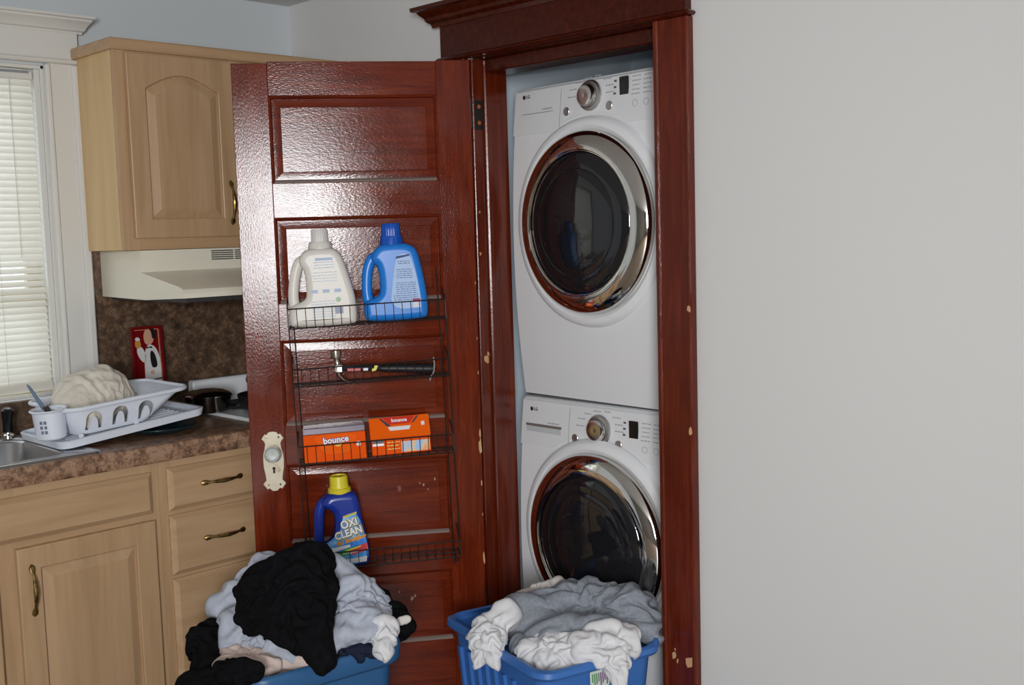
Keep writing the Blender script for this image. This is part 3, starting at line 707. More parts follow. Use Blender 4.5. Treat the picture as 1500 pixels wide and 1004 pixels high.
# ------------------------------------------------------------------ washer and dryer
def machine(name, loc, rz, hgt, label, kind):
    root = empty(name, loc, R(-90)+rz, label, 'appliance')
    MW, MD = 0.686, 0.70
    B = 0.034
    fy = lambda z: -B*(1-((z-0.5*hgt)/(0.5*hgt))**2)
    zp = 0.822 if kind == 'dryer' else 0.786         # lower edge of the control panel
    rc = (0.343, 0.541 if kind == 'dryer' else 0.522); RR = 0.272
    pf = 0.05                                        # control panel flare: arc over the door
    # cabinet
    b = MB()
    nz, nx = 26, 24
    xs = [0.0, 0.006] + [0.006+(MW-0.012)*k/nx for k in range(1, nx)] + [MW-0.006, MW]
    zs = [0.0, 0.006] + [0.006+(hgt-0.018)*k/nz for k in range(1, nz+1)] + [hgt-0.004, hgt]
    def fpt(x, z):
        y = fy(min(max(z, 0), hgt))
        e = min(x, MW-x)
        if e < 0.006: y += 0.006
        if hgt-z < 0.004: y += 0.014
        elif hgt-z < 0.014: y += 0.003
        return (x, y, z)
    V = [fpt(x, z) for z in zs for x in xs]; n = len(xs); F = []
    for i in range(len(zs)-1):
        for k in range(n-1):
            cx, cz = (xs[k]+xs[k+1])/2-rc[0], (zs[i]+zs[i+1])/2-rc[1]
            if cx*cx+cz*cz < 0.19**2: continue
            F.append((i*n+k, i*n+k+1, (i+1)*n+k+1, (i+1)*n+k))
    b.add(V, F)
    # sides, top and back following the curved front edge
    side = [fpt(0, z) for z in zs]
    sl = [(x, y, z) for x, y, z in side] + [(0, MD, hgt), (0, MD, 0)]
    b.add(sl, [tuple(range(len(sl)))])
    b.add([(MW, y, z) for x, y, z in sl], [tuple(reversed(range(len(sl))))])
    yt = side[-1][1]
    b.add([(0, yt, hgt), (MW, yt, hgt), (MW, MD, hgt), (0, MD, hgt)], [(0, 1, 2, 3)])
    b.add([(0, MD, 0), (MW, MD, 0), (MW, MD, hgt), (0, MD, hgt)], [(3, 2, 1, 0)])
    b.add([(0, side[0][1], 0), (MW, side[0][1], 0), (MW, MD, 0), (0, MD, 0)], [(3, 2, 1, 0)])
    b.build('cabinet', white_en, root, ang=40)
    # control panel
    b = MB(); cols = []
    N = 60
    for k in range(N+1):
        x = 0.004 + (MW-0.008)*k/N
        d = abs(x-rc[0]); arc = RR + 0.052
        zl = zp
        if d < arc: 
            za = rc[1] + math.sqrt(arc*arc-d*d)
            zl = max(zp, za) if za > zp-0.02 else zp
        zl = zp + (max(zl-zp, 0))
        cols.append([(x, fy(z)-0.0035, z) for z in [zl+(hgt-0.012-zl)*q/6 for q in range(7)]] + [(x, fy(hgt)+0.006, hgt-0.002)])
    rows = [[(c_[0][0], c_[0][1]+0.005, c_[0][2]) for c_ in cols]] + [[c_[q] for c_ in cols] for q in range(8)]
    b.loft(rows, False, False, closed=False)
    panel = b.build('control_panel', white_pl, root, ang=40)
    py = lambda z, o=0.0040: fy(z)-o
    # seams of the drawer
    b = MB(); zz0 = zp+0.002
    vx = 0.215
    for z in [zp + (hgt-0.02-zp)*q/8 for q in range(8)]:
        z2 = z + (hgt-0.02-zp)/8
        b.add([(vx, py(z), z), (vx+0.0016, py(z), z), (vx+0.0016, py(z2), z2), (vx, py(z2), z2)], [(0, 1, 2, 3)])
    b.build('seam', grey_seam, panel, False)
    if kind == 'dryer':
        MB().box(0.040, 0.185, py(0.886)-0.0004, py(0.886), 0.885, 0.887).build('seam', grey_seam, panel, False)
        lines(panel, 0.135, 0.182, [0.8955], py(0.8955)-0.0005, 0.005, print_g, seed=31)
        lz = 0.940
    else:
        v_, f_ = flat([rrect(0.028, 0.182, 0.812, 0.852, 0.008)], 0.0005)
        dr = MB(); dr.add(v_, f_, T=FRT(0, py(0.832, 0.0032), 0)); dro = dr.build('drawer_pull', mat('recess_grey', (0.58, 0.60, 0.62), 0.4), panel, False)
        MB().box(0.026, 0.184, py(0.85)-0.0030, py(0.85)+0.002, 0.848, 0.856, bev=0.001).build('pull_lip', mat('grey_brown_lip', (0.20, 0.16, 0.15), 0.5), dro)
        lines(panel, 0.120, 0.172, [0.8630], py(0.863)-0.0005, 0.0035, print_g, seed=32)
        lz = 0.902
    # maker's mark: round emblem and two letters
    MB().lathe([(0.0070, 0), (0.0065, 0.0006)], 20, T=FRT(0.046, py(lz), lz)).build('emblem', print_m, panel, False)
    b = MB(); b.add(*text('LG', 0.0145, bold=0.0003), T=FRT(0.065, py(lz)-0.0004, lz)); b.build('lettering', print_d, panel, False)
    # dial
    kx, kz = 0.345, (0.914 if kind == 'dryer' else 0.866)
    dial = MB(); dial.lathe([(0.046, 0), (0.046, 0.004), (0.043, 0.010), (0.036, 0.012), (0.034, 0.010)], 40, T=FRT(kx, py(kz), kz), cap1=False)
    do = dial.build('dial', chrome_s, panel)
    MB().lathe([(0.034, 0.008), (0.031, 0.026), (0.029, 0.029), (0.022, 0.030), (0.0005, 0.028)], 32, T=FRT(kx, py(kz), kz)).build('dial_cap', chrome_d, do)
    # round buttons beside the dial
    for bx_, bz_ in ((0.246, kz-0.037), (0.425, kz-0.037)):
        MB().lathe([(0.013, 0), (0.013, 0.003), (0.0118, 0.0042), (0.0085, 0.0036), (0.0005, 0.0046)], 24, T=FRT(bx_, py(bz_), bz_)).build('round_button', chrome_s, panel)
    # display window
    dz0, dz1 = kz-0.016, kz+0.040
    v_, f_ = flat([rrect(0.462, 0.497, dz0, dz1, 0.003)], 0.0010, 0.0004, 1)
    b = MB(); b.add(v_, f_, T=FRT(0, py((dz0+dz1)/2)-0.001, 0)); b.build('display', black_gl, panel)
    for k in range(3):
        z = kz+0.031-0.018*k
        b = MB(); b.box(0.438, 0.448, py(z)-0.001, py(z), z-0.003, z+0.003, bev=0.0008); b.build('indicator', indicator, panel)
    # program names round the dial and option names: rows of small grey print
    for k, (tx, tz, wd) in enumerate(((-0.100, 0.004, 0.036), (-0.094, 0.026, 0.036), (-0.070, 0.043, 0.030), (-0.030, 0.054, 0.034), (0.012, 0.056, 0.026), (0.046, 0.042, 0.036), (0.056, 0.022, 0.034), (0.060, 0.002, 0.036))):
        z = kz+tz; lines(panel, kx+tx, kx+tx+wd, [z], py(z)-0.0005, 0.0032, print_g, 'program_name', seed=40+k)
    for r_ in range(5):
        z = kz+0.036-0.0125*r_
        for q, (xa, wd) in enumerate(((0.508, 0.034), (0.552, 0.032), (0.598, 0.026))):
            lines(panel, xa, xa+wd, [z], py(z)-0.0005, 0.0028, print_g, 'option_name', seed=60+5*r_+q)
    for q in range(3):
        z = kz-0.040
        ring = [((0.010)*math.cos(2*PI*k/20), 0.010*math.sin(2*PI*k/20)) for k in range(20)]
        inn = [(p[0]*0.88, p[1]*0.88) for p in ring]
        b = MB(); b.add(*flat([ring, inn], 0.0004), T=FRT(0.525+0.042*q, py(z)-0.0003, z)); b.build('touch_button', print_g, panel, False)
    # door: white bezel, chrome ring, smoked glass
    dy = fy(rc[1])
    T = FRT(rc[0], dy, rc[1])
    MB().lathe([(RR+0.042, -0.012), (RR+0.036, 0.004), (RR+0.026, 0.011), (RR+0.014, 0.012), (RR+0.004, 0.006), (RR-0.004, -0.004)], 72, T=T, cap0=False, cap1=False).build('door_bezel', white_en, root)
    d = MB(); d.lathe([(RR-0.008, -0.004), (RR-0.001, 0.006), (RR, 0.016), (RR-0.0035, 0.0245), (RR-0.012, 0.0325), (RR-0.024, 0.0392), (RR-0.038, 0.0440), (RR-0.050, 0.0462), (0.2160, 0.0464), (0.2125, 0.0440), (0.2110, 0.0380), (0.2100, 0.028)], 96, T=T, cap0=False, cap1=False)
    dro = d.build('door_ring', chrome, root)
    g = MB(); g.lathe([(0.2112, 0.030), (0.208, 0.037), (0.198, 0.044), (0.180, 0.050), (0.160, 0.053), (0.157, 0.0515), (0.150, 0.054), (0.120, 0.060), (0.080, 0.064), (0.040, 0.066), (0.0005, 0.0665)], 96, T=T, cap0=False)
    g.build('door_glass', glass_d, dro)
    d = MB(); d.tube([((0.2118)*math.cos(2*PI*k/72), 0.2118*math.sin(2*PI*k/72), 0.041) for k in range(72)], 0.0020, 6, True, T=T); d.build('glass_trim', chrome, dro)
    for sx in (0.05, MW-0.05):
        for yy in (0.06, MD-0.06):
            if kind != 'dryer':
                MB().lathe([(0.02, -0.012), (0.02, 0.0)], 12, T=Matrix.Translation((sx, yy, 0))).build('foot', dark_void, root)
    return root
machine('washing_machine', W(2.565, 2.545, 0.012), R(-1.5), 0.940, 'white front-loading washer at the bottom of the stack behind the blue laundry basket', 'washer')
b = MB(); b.box(-0.66, 0.0, 0.03, 0.66, 0, 0.011, bev=0.002)
k_ = b.build('stacking_kit', mat('dark_grey_bracket', (0.05, 0.055, 0.06), 0.5)); k_.location = W(2.575, 2.52-0.0, 0.9525); k_.rotation_euler = (0, 0, R(-90)); 
k_.data.transform(Matrix.Translation((0.66, 0, 0)))
tag(k_, 'dark stacking bracket in the gap between dryer and washer', 'bracket')
machine('tumble_dryer', W(2.565, 2.540, 0.964), R(-4), 0.970, 'white tumble dryer stacked on the washer in the closet', 'dryer')
# cables behind the dryer
b = MB()
for k in range(3):
    z = 1.905-0.012*k
    b.tube([W(3.30, 2.66-0.02*k, z+0.02), W(3.05, 2.665, z+0.006), W(2.86, 2.655, z-0.004), W(2.74, 2.60, z-0.012), W(2.72, 2.55, z-0.02), W(2.80, 2.50, z-0.03)], 0.003, 6)
tag(b.build('power_cables', mat('black_cable', (0.01, 0.01, 0.014), 0.5)), 'thin black cables running behind the top left of the dryer', 'cable')

# ------------------------------------------------------------------ kitchen run along the back wall
FY = -0.538                                               # face frames of the base units
def bail_handle(parent, T, L=0.128, y=0.0):
    """antique brass pull with two leaf feet; along local x, out along z"""
    b = MB()
    for s in (-1, 1):
        b.tube([(s*(L/2+0.008), 0, 0.001), (s*(L/2), 0, 0.004), (s*(L/2-0.010), 0, 0.006), (s*(L/2-0.018), 0, 0.010)], [0.002, 0.0085, 0.0075, 0.004], 10, T=T, flat=0.55)
    pts = []; rs = []
    for k in range(13):
        t = -1 + k/6; pts.append((t*(L/2-0.012), 0, 0.008+0.013*(1-t*t))); rs.append(0.0038+0.0032*max(0, 1-1.6*abs(t))+ (0.001 if abs(abs(t)-0.55) < 0.08 else 0))
    b.tube(pts, rs, 10, T=T)
    return b.build('handle', brass, parent)
def drawer_front(parent, name, x0, x1, z0, z1, handle=True, m=None):
    b = MB()
    L = []
    yb, yf = FY, FY-0.019
    def lo(d, y): return [(x0+d, y, z0+d), (x1-d, y, z0+d), (x1-d, y, z1-d), (x0+d, y, z1-d)]
    b.loft([lo(0, yb), lo(0, yf+0.012), lo(0.004, yf+0.009), (lo(0.012, yf+0.002)), lo(0.014, yf), lo(0.02, yf)])
    o = b.build(name, m or map_h, parent, ang=15)
    if handle:
        bail_handle(o, Matrix.Translation(((x0+x1)/2+0.006, yf, (z0+z1)/2+0.004)) @ FR)
    return o
def panel_door(parent, x0, x1, z0, z1, yb, hx=None, hz=None, arch=0.0, st=0.062):
    yf = yb-0.019
    rise = arch
    fo = [(x0, z0), (x1, z0), (x1, z1), (x0, z1)]
    hole = arch_loop(x0+st, x1-st, z0+st, z1-st-rise, rise, 14 if rise else 1)
    fr = MB()
    fr.add(*flat([[(x0+0.0, z0), (x1, z0), (x1, z1), (x0, z1)], hole], 0.0055, 0.004, 3), T=Matrix.Translation((0, (yb+yf)/2, 0)) @ FR)
    o = fr.build('door', map_v, parent, ang=20)
    p = MB()
    def al(d, y): return [(q[0], y, q[1]) for q in arch_loop(x0+st+d, x1-st-d, z0+st+d, z1-st-rise-d*(0.75 if rise else 1), rise*(1-d*1.2) if rise else 0, 14 if rise else 1)]
    p.loft([al(-0.004, yf+0.017), al(-0.004, yf+0.010), al(0.004, yf+0.010), al(0.028, yf+0.001), al(0.030, yf+0.0005), al(0.04, yf+0.0005)])
    p.build('raised_panel', map_v, o, ang=12)
    if hx is not None:
        bail_handle(o, Matrix.Translation((hx, yf, hz)) @ FR @ Matrix.Rotation(R(90), 4, 'Z'))
    return o
def face_frame(root, x0, x1, z0, z1, stiles, rails_, y, th=0.019):
    for a, b_ in stiles: 
        MB().box(a, b_, y, y+th, z0, z1, bev=0.0008).build('stile', map_v, root)
    for a, b_, c, d in rails_:
        MB().box(a, b_, y+0.0004, y+th, c, d, bev=0.0008).build('rail', map_h, root)

# sink base unit
s = empty('sink_base_cabinet', (0, 0, 0), 0, 'maple sink base cabinet with long blank drawer front under the sink', 'cabinet')
sx0, sx1 = -1.82, -0.892
part('carcass', map_s, s, (sx0, sx1, FY+0.02, -0.004, 0.10, 0.66))
part('toe_kick', dark_void, s, (sx0, sx1, FY+0.07, FY+0.085, 0, 0.10))
face_frame(s, sx0, sx1, 0.10, 0.852, [(sx0, sx0+0.04), (-0.946, sx1), (-1.372, -1.304)], [(sx0+0.04, -0.946, 0.815, 0.852), (sx0+0.04, -1.372, 0.675, 0.708), (-1.304, -0.946, 0.675, 0.708), (sx0+0.04, -1.372, 0.10, 0.14), (-1.304, -0.946, 0.10, 0.14)], FY)
drawer_front(s, 'false_drawer_front', -1.792, -0.917, 0.702, 0.823, False)
panel_door(s, -1.312, -0.917, 0.125, 0.683, FY, -1.277, 0.565)
panel_door(s, -1.770, -1.364, 0.125, 0.683, FY, -1.40, 0.565)
# drawer unit
s = empty('drawer_cabinet', (0, 0, 0), 0, 'maple drawer cabinet with three stacked drawers beside the open mahogany door', 'cabinet')
dx0, dx1 = -0.8915, -0.523
part('carcass', map_s, s, (dx0, dx1, FY+0.02, -0.004, 0.10, 0.852))
part('toe_kick', dark_void, s, (dx0, dx1, FY+0.07, FY+0.085, 0, 0.10))
face_frame(s, dx0, dx1, 0.10, 0.852, [(dx0, dx0+0.04), (dx1-0.03, dx1)], [(dx0+0.04, dx1-0.03, 0.815, 0.852), (dx0+0.04, dx1-0.03, 0.675, 0.71), (dx0+0.04, dx1-0.03, 0.48, 0.52), (dx0+0.04, dx1-0.03, 0.10, 0.14)], FY)
for z0, z1 in ((0.698, 0.826), (0.505, 0.684), (0.135, 0.493)):
    drawer_front(s, 'drawer', -0.868, -0.538, z0, z1)

# worktop with sink cut-out
CZ = 0.905
b = MB()
cx0, cx1, cyf = -1.84, -0.522, -0.573
hx0, hx1, hy0, hy1 = -1.80, -1.115, -0.505, -0.105
b.box(cx0, hx0, cyf+0.01, -0.003, CZ-0.035, CZ); b.box(hx1, cx1, cyf+0.01, -0.003, CZ-0.035, CZ)
b.box(hx0, hx1, cyf+0.01, hy0, CZ-0.035, CZ); b.box(hx0, hx1, hy1, -0.003, CZ-0.035, CZ)
wt = b.build('worktop', lam, None, False)
tag(wt, 'brown speckled laminate worktop with sink cut-out over the maple cabinets', 'worktop')
b = MB(); pr = [(cyf+0.012, CZ-0.052), (cyf+0.002, CZ-0.052), (cyf, CZ-0.046), (cyf, CZ-0.010), (cyf+0.003, CZ-0.003), (cyf+0.010, CZ+0.0005), (cyf+0.020, CZ+0.0005)]
b.loft([[(cx0, y, z) for y, z in pr], [(cx1, y, z) for y, z in pr]]); b.build('front_edge', lam, wt, ang=40)
MB().box(cx1-0.0005, cx1+0.0015, cyf+0.012, -0.003, CZ-0.04, CZ).build('end_strip', lam, wt, False)

# backsplash panels
bs = empty('backsplash', (0, 0, 0), 0, 'shade-darkened brown speckled laminate backsplash behind the dish rack and stove', 'backsplash')
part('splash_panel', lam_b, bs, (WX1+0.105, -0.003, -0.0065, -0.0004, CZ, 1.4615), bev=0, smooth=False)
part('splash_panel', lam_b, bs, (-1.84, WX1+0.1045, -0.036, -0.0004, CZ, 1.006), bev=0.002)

# sink
s = empty('kitchen_sink', (0, 0, 0), 0, 'stainless steel drop-in sink set in the worktop under the window', 'sink')
b = MB()
def sl(x0, x1, y0, y1, z, r): return [(p[0], p[1], z) for p in rrect(x0, x1, y0, y1, r, 6)]
ox0, ox1, oy0, oy1 = -1.83, -1.055, -0.556, -0.066
ix0, ix1, iy0, iy1 = -1.775, -1.125, -0.495, -0.135
b.loft([sl(ox0, ox1, oy0, oy1, CZ+0.0008, 0.03), sl(ox0+0.003, ox1-0.003, oy0+0.003, oy1-0.003, CZ+0.006, 0.03), sl(ox0+0.016, ox1-0.016, oy0+0.016, oy1-0.016, CZ+0.006, 0.025),
        sl(ox0+0.022, ox1-0.022, oy0+0.022, oy1-0.022, CZ+0.003, 0.025), sl(ix0, ix1, iy0, iy1, CZ+0.003, 0.05), sl(ix0+0.006, ix1-0.006, iy0+0.006, iy1-0.006, CZ-0.006, 0.05),
        sl(ix0+0.014, ix1-0.014, iy0+0.014, iy1-0.014, CZ-0.13, 0.05), sl(ix0+0.03, ix1-0.03, iy0+0.03, iy1-0.03, CZ-0.155, 0.05), sl(ix0+0.10, ix1-0.10, iy0+0.10, iy1-0.10, CZ-0.160, 0.05)], False, True)
b.build('basin', steel, s, ang=60)
MB().lathe([(0.04, 0), (0.038, 0.003), (0.02, 0.001), (0.0005, 0.001)], 20, T=Matrix.Translation(((ix0+ix1)/2, (iy0+iy1)/2, CZ-0.1598))).build('drain', chrome_s, s)
sp = empty('side_sprayer', (-1.142, -0.092, CZ+0.003), 0, 'black sink sprayer with chrome collar at the left edge of the photo', 'sprayer')
MB().lathe([(0.021, 0), (0.020, 0.010), (0.015, 0.014), (0.014, 0.020)], 20).build('collar', chrome, sp)
b = MB(); b.tube([(0, 0, 0.018), (0, 0, 0.045), (0, -0.003, 0.07), (0, -0.006, 0.085), (0, -0.008, 0.092)], [0.015, 0.014, 0.017, 0.018, 0.010], 14); b.build('spray_head', black_gl, sp)
fa = empty('kitchen_faucet', (-1.42, -0.094, CZ+0.003), 0, 'chrome kitchen faucet on the back ledge of the sink', 'faucet')
MB().box(-0.11, 0.11, -0.022, 0.022, 0, 0.022, bev=0.008).build('base', chrome, fa)
b = MB(); b.tube([(0, 0, 0.02), (0, -0.005, 0.07), (0, -0.05, 0.11), (0, -0.14, 0.12), (0, -0.17, 0.105), (0, -0.172, 0.09)], [0.014, 0.012, 0.011, 0.010, 0.010, 0.010], 12); b.build('spout', chrome, fa)
for s_ in (-1, 1): 
    b = MB(); b.lathe([(0.016, 0.02), (0.014, 0.04), (0.020, 0.05), (0.018, 0.065), (0.0005, 0.068)], 14, T=Matrix.Translation((s_*0.085, 0, 0))); b.build('tap_handle', chrome, fa)

# upper cabinet
UY = -0.281
s = empty('upper_cabinet', (0, 0, 0), 0, 'maple wall cabinet with an arched raised-panel door above the range hood', 'cabinet')
ux0, ux1, uz0, uz1 = -0.828, -0.004, 1.462, 2.085
part('carcass', map_s, s, (ux0, ux1, UY+0.0195, -0.001, uz0, uz1))
face_frame(s, ux0, ux1, uz0, uz1, [(ux0, ux0+0.05), (ux1-0.04, ux1), (-0.435, -0.400)], [(ux0+0.05, -0.435, uz0, uz0+0.045), (-0.400, ux1-0.04, uz0, uz0+0.045), (ux0+0.05, -0.435, uz1-0.03, uz1), (-0.400, ux1-0.04, uz1-0.03, uz1)], UY)
panel_door(s, -0.795, -0.428, 1.498, 2.060, UY, -0.460, 1.607, 0.045, 0.060)
panel_door(s, -0.407, -0.040, 1.498, 2.060, UY, -0.375, 1.607, 0.045, 0.060)
b = MB(); pr = [(0, uz1-0.018), (-0.010, uz1-0.018), (-0.013, uz1-0.012), (-0.013, uz1+0.012), (-0.010, uz1+0.016), (0, uz1+0.016)]
def crl(q): return [(ux0+q[0], -0.001, q[1]), (ux0+q[0], UY+q[0], q[1]), (ux1, UY+q[0], q[1])]
P_ = [crl(q) for q in pr]
b.loft([[P_[k][i] for k in range(len(pr))] for i in range(3)]); 
b.box(ux0, ux1, UY, -0.001, uz1, uz1+0.014)
b.build('top_moulding', map_h, s, ang=25)

# range hood
s = empty('range_hood', (0, 0, 0), 0, 'almond under-cabinet range hood with black vent slots', 'range hood')
hx0, hx1 = -0.780, -0.06
side = [(-0.008, 1.4605), (UY-0.004, 1.4605), (UY-0.004, 1.394), (UY-0.012, 1.391), (-0.525, 1.350), (-0.540, 1.343), (-0.547, 1.332), (-0.547, 1.318), (-0.30, 1.308), (-0.008, 1.314)]
b = MB(); b.loft([[(hx0, y, z) for y, z in side], [(hx0+0.003, y, z) for y, z in side], [(hx1-0.003, y, z) for y, z in side], [(hx1, y, z) for y, z in side]])
b.build('hood_shell', cream_en, s, ang=30)
for gx in (-0.535, -0.449, -0.363):
    for k in range(5):
        z = 1.4525-0.0068*k
        MB().box(gx, gx+0.080, UY-0.0052, UY-0.0035, z-0.0016, z+0.0016).build('vent_slot', dark_void, s, False)
MB().box(hx0+0.02, hx1-0.02, -0.52, -0.03, 1.304, 1.316).build('filter', mat('hood_underside', (0.03, 0.03, 0.03), 0.6), s)

# stove
s = empty('gas_range', (0, 0, 0), 0, 'white apartment-size gas range between drawer cabinet and corner', 'stove')
gx0, gx1 = -0.5185, -0.010
part('body', white_en, s, (gx0, gx1, -0.545, -0.03, 0.02, 0.893), bev=0.004)
part('cooktop', white_en, s, (gx0-0.001, gx1, -0.555, -0.03, 0.894, 0.914), bev=0.006)
bg = part('backguard', white_en, s, (gx0+0.008, gx1, -0.075, -0.035, 0.914, 1.008), bev=0.006)
MB().lathe([(0.017, 0), (0.016, 0.018), (0.012, 0.020), (0.0005, 0.020)], 16, T=FRT(-0.29, -0.075, 0.990)).build('control_knob', black_gl, bg)
MB().lathe([(0.017, 0), (0.016, 0.018), (0.012, 0.020), (0.0005, 0.020)], 16, T=FRT(-0.12, -0.075, 0.990)).build('control_knob', black_gl, bg)
for bx_, by_ in ((-0.40, -0.19), (-0.40, -0.42), (-0.13, -0.19), (-0.13, -0.42)):
    b = MB()
    b.tube([(bx_+0.085*math.cos(a), by_+0.085*math.sin(a), 0.926) for a in [2*PI*k/24 for k in range(24)]], 0.005, 6, True)
    for a in (0, 90, 180, 270):
        b.tube([(bx_+0.095*math.cos(R(a)), by_+0.095*math.sin(R(a)), 0.916), (bx_+0.09*math.cos(R(a)), by_+0.09*math.sin(R(a)), 0.927), (bx_+0.02*math.cos(R(a)), by_+0.02*math.sin(R(a)), 0.927)], 0.0045, 6)
    g_ = b.build('burner_grate', iron, s)
    MB().lathe([(0.035, 0.914), (0.033, 0.922), (0.015, 0.924), (0.0005, 0.924)], 16, T=Matrix.Translation((bx_, by_, 0))).build('burner', iron, g_)
# pans on the stove
pn = empty('saucepan', (-0.520, -0.185, 0.9145), 0, 'small steel pan with a shiny lid at the left edge of the stove', 'pan')
b = MB(); b.lathe([(0.0005, 0.0), (0.058, 0.001), (0.066, 0.006), (0.073, 0.034), (0.076, 0.052), (0.078, 0.053), (0.075, 0.053), (0.064, 0.010), (0.0005, 0.006)], 40, T=Matrix.Translation((0.0, 0, 0.0))); b.build('pan_body', mat('dark_pan_steel', (0.12, 0.11, 0.10), 0.18, 1.0), pn)
b = MB(); b.lathe([(0.080, 0.0535), (0.081, 0.058), (0.072, 0.066), (0.050, 0.075), (0.020, 0.079), (0.0005, 0.0795)], 40, cap0=True); b.build('lid', mat('polished_lid_steel', (0.35, 0.33, 0.31), 0.12, 1.0), pn)
b = MB(); b.tube([(0.055, -0.05, 0.030), (0.085, -0.085, 0.034), (0.13, -0.135, 0.040), (0.16, -0.165, 0.043)], [0.007, 0.010, 0.0115, 0.009], 10); b.build('handle', black_gl, pn)
pn = empty('skillet', (-0.385, -0.35, 0.928), 0, 'black iron skillet on the stove partly hidden by the mahogany door', 'pan')
b = MB(); b.lathe([(0.0005, 0.0), (0.088, 0.0), (0.094, 0.004), (0.106, 0.046), (0.104, 0.048), (0.101, 0.046), (0.090, 0.006), (0.0005, 0.005)], 44); b.build('pan_body', mat('seasoned_iron', (0.008, 0.008, 0.009), 0.35), pn)
b = MB(); b.tube([(0.10, -0.02, 0.042), (0.15, -0.03, 0.05), (0.19, -0.04, 0.052)], [0.009, 0.010, 0.009], 8); b.build('handle', bpy.data.materials['seasoned_iron'], pn)

# framed picture tray leaning on the backsplash: a waiter holding up a mug
tr = empty('picture_tray', W(1.752, 3.505, 0.906), 0, 'small red enamelled tray picturing a waiter in white apron leaning on the backsplash', 'tray')
tr.rotation_euler = (R(-3), 0, R(0))
redt = mat('red_enamel', (0.17, 0.006, 0.008), 0.12)
tz0, tz1, tw = 0.0, 0.300, 0.056
b = MB(); b.add(*flat([rrect(-tw, tw, tz0, tz1, 0.008)], 0.002, 0.0), T=FR); b.build('tray_plate', redt, tr, False)
b = MB(); b.add(*flat([rrect(-tw, tw, tz0, tz1, 0.008), rrect(-tw+0.010, tw-0.010, tz0+0.010, tz1-0.010, 0.004)], 0.004, 0.001, 1), T=Matrix.Translation((0, -0.006, 0)) @ FR); b.build('rim', redt, tr)
b = MB(); b.add(*flat([rrect(-tw+0.0105, tw-0.0105, tz0+0.0105, tz1-0.0105, 0.004), rrect(-tw+0.0125, tw-0.0125, tz0+0.0125, tz1-0.0125, 0.003)], 0.0006), T=Matrix.Translation((0, -0.0028, 0)) @ FR); b.build('gold_line', mat('gold_print', (0.60, 0.30, 0.15), 0.3), tr, False)
skin = mat('painted_skin', (0.62, 0.34, 0.22), 0.4); pw = mat('painted_white', (0.66, 0.66, 0.64), 0.4); pb = mat('painted_black', (0.01, 0.01, 0.012), 0.4); mug = mat('painted_amber', (0.60, 0.25, 0.05), 0.4)
def tp(pts, m, name, y=-0.0026, it=2):
    b = MB(); b.add(*flat([smooth_poly(pts, it)], 0.0005), T=Matrix.Translation((0.004, y, 0.018)) @ FR); b.build(name, m, tr, False)
tp([(-0.020, 0.060), (0.042, 0.060), (0.044, 0.130), (0.040, 0.176), (0.024, 0.216), (-0.004, 0.222), (-0.016, 0.180), (-0.018, 0.120)], pw, 'white_shirt')
tp([(-0.020, 0.020), (0.044, 0.020), (0.044, 0.100), (-0.020, 0.098)], pw, 'apron')
tp([(-0.040, 0.190), (-0.022, 0.158), (-0.006, 0.170), (-0.014, 0.200), (-0.026, 0.218), (-0.040, 0.212)], pw, 'raised_sleeve')
tp([(0.004, 0.200), (0.020, 0.196), (0.030, 0.150), (0.022, 0.140), (0.006, 0.142)], pb, 'waistcoat', -0.0034)
tp([(-0.012, 0.222), (0.010, 0.218), (0.024, 0.236), (0.020, 0.272), (0.002, 0.278), (-0.014, 0.258)], skin, 'face', -0.0034)
tp([(0.016, 0.236), (0.030, 0.240), (0.030, 0.268), (0.010, 0.282), (-0.004, 0.278), (0.014, 0.268)], pb, 'hair', -0.0040)
tp([(-0.008, 0.206), (0.002, 0.210), (0.014, 0.206), (0.014, 0.214), (0.002, 0.212), (-0.008, 0.214)], pb, 'bow_tie', -0.0042, 1)
tp([(-0.046, 0.212), (-0.026, 0.210), (-0.026, 0.236), (-0.046, 0.238)], mug, 'mug', -0.0038, 1)
tp([(-0.046, 0.236), (-0.026, 0.234), (-0.030, 0.246), (-0.042, 0.248)], pw, 'mug_foam', -0.0040, 1)
tp([(0.000, 0.120), (0.016, 0.118), (0.014, 0.134), (0.002, 0.132)], skin, 'hand', -0.0036, 1)
tp([(-0.020, 0.096), (0.044, 0.102), (0.044, 0.106), (-0.020, 0.100)], pb, 'apron_string', -0.0036, 0)

# ------------------------------------------------------------------ dish rack on its tilted drain tray
TRX = W(1.300, 3.085, CZ+0.0085)
dt = empty('drain_tray', TRX, 0, 'white plastic drain tray tilted up under the dish rack', 'tray')
tilt = R(-4.0)
dt.rotation_euler = (0, R(-5.6), 0)
b = MB()
def tl(x0, x1, y0, y1, z, r=0.03): return [(p[0], p[1], z) for p in rrect(x0, x1, y0, y1, r, 6)]
b.loft([tl(-0.03, 0.42, 0.0, 0.31, 0.0, 0.035), tl(-0.035, 0.425, -0.004, 0.314, 0.020, 0.035), tl(-0.032, 0.422, -0.001, 0.311, 0.022, 0.035), tl(-0.024, 0.414, 0.008, 0.304, 0.021, 0.03), tl(-0.020, 0.410, 0.012, 0.30, 0.006, 0.03)], True, True)
b.build('tray_body', plastic_w, dt, ang=40)
for k in range(9):
    y = 0.04+0.028*k
    MB().box(0.02, 0.38, y, y+0.006, 0.005, 0.010, bev=0.001).build('rib', plastic_w, dt)

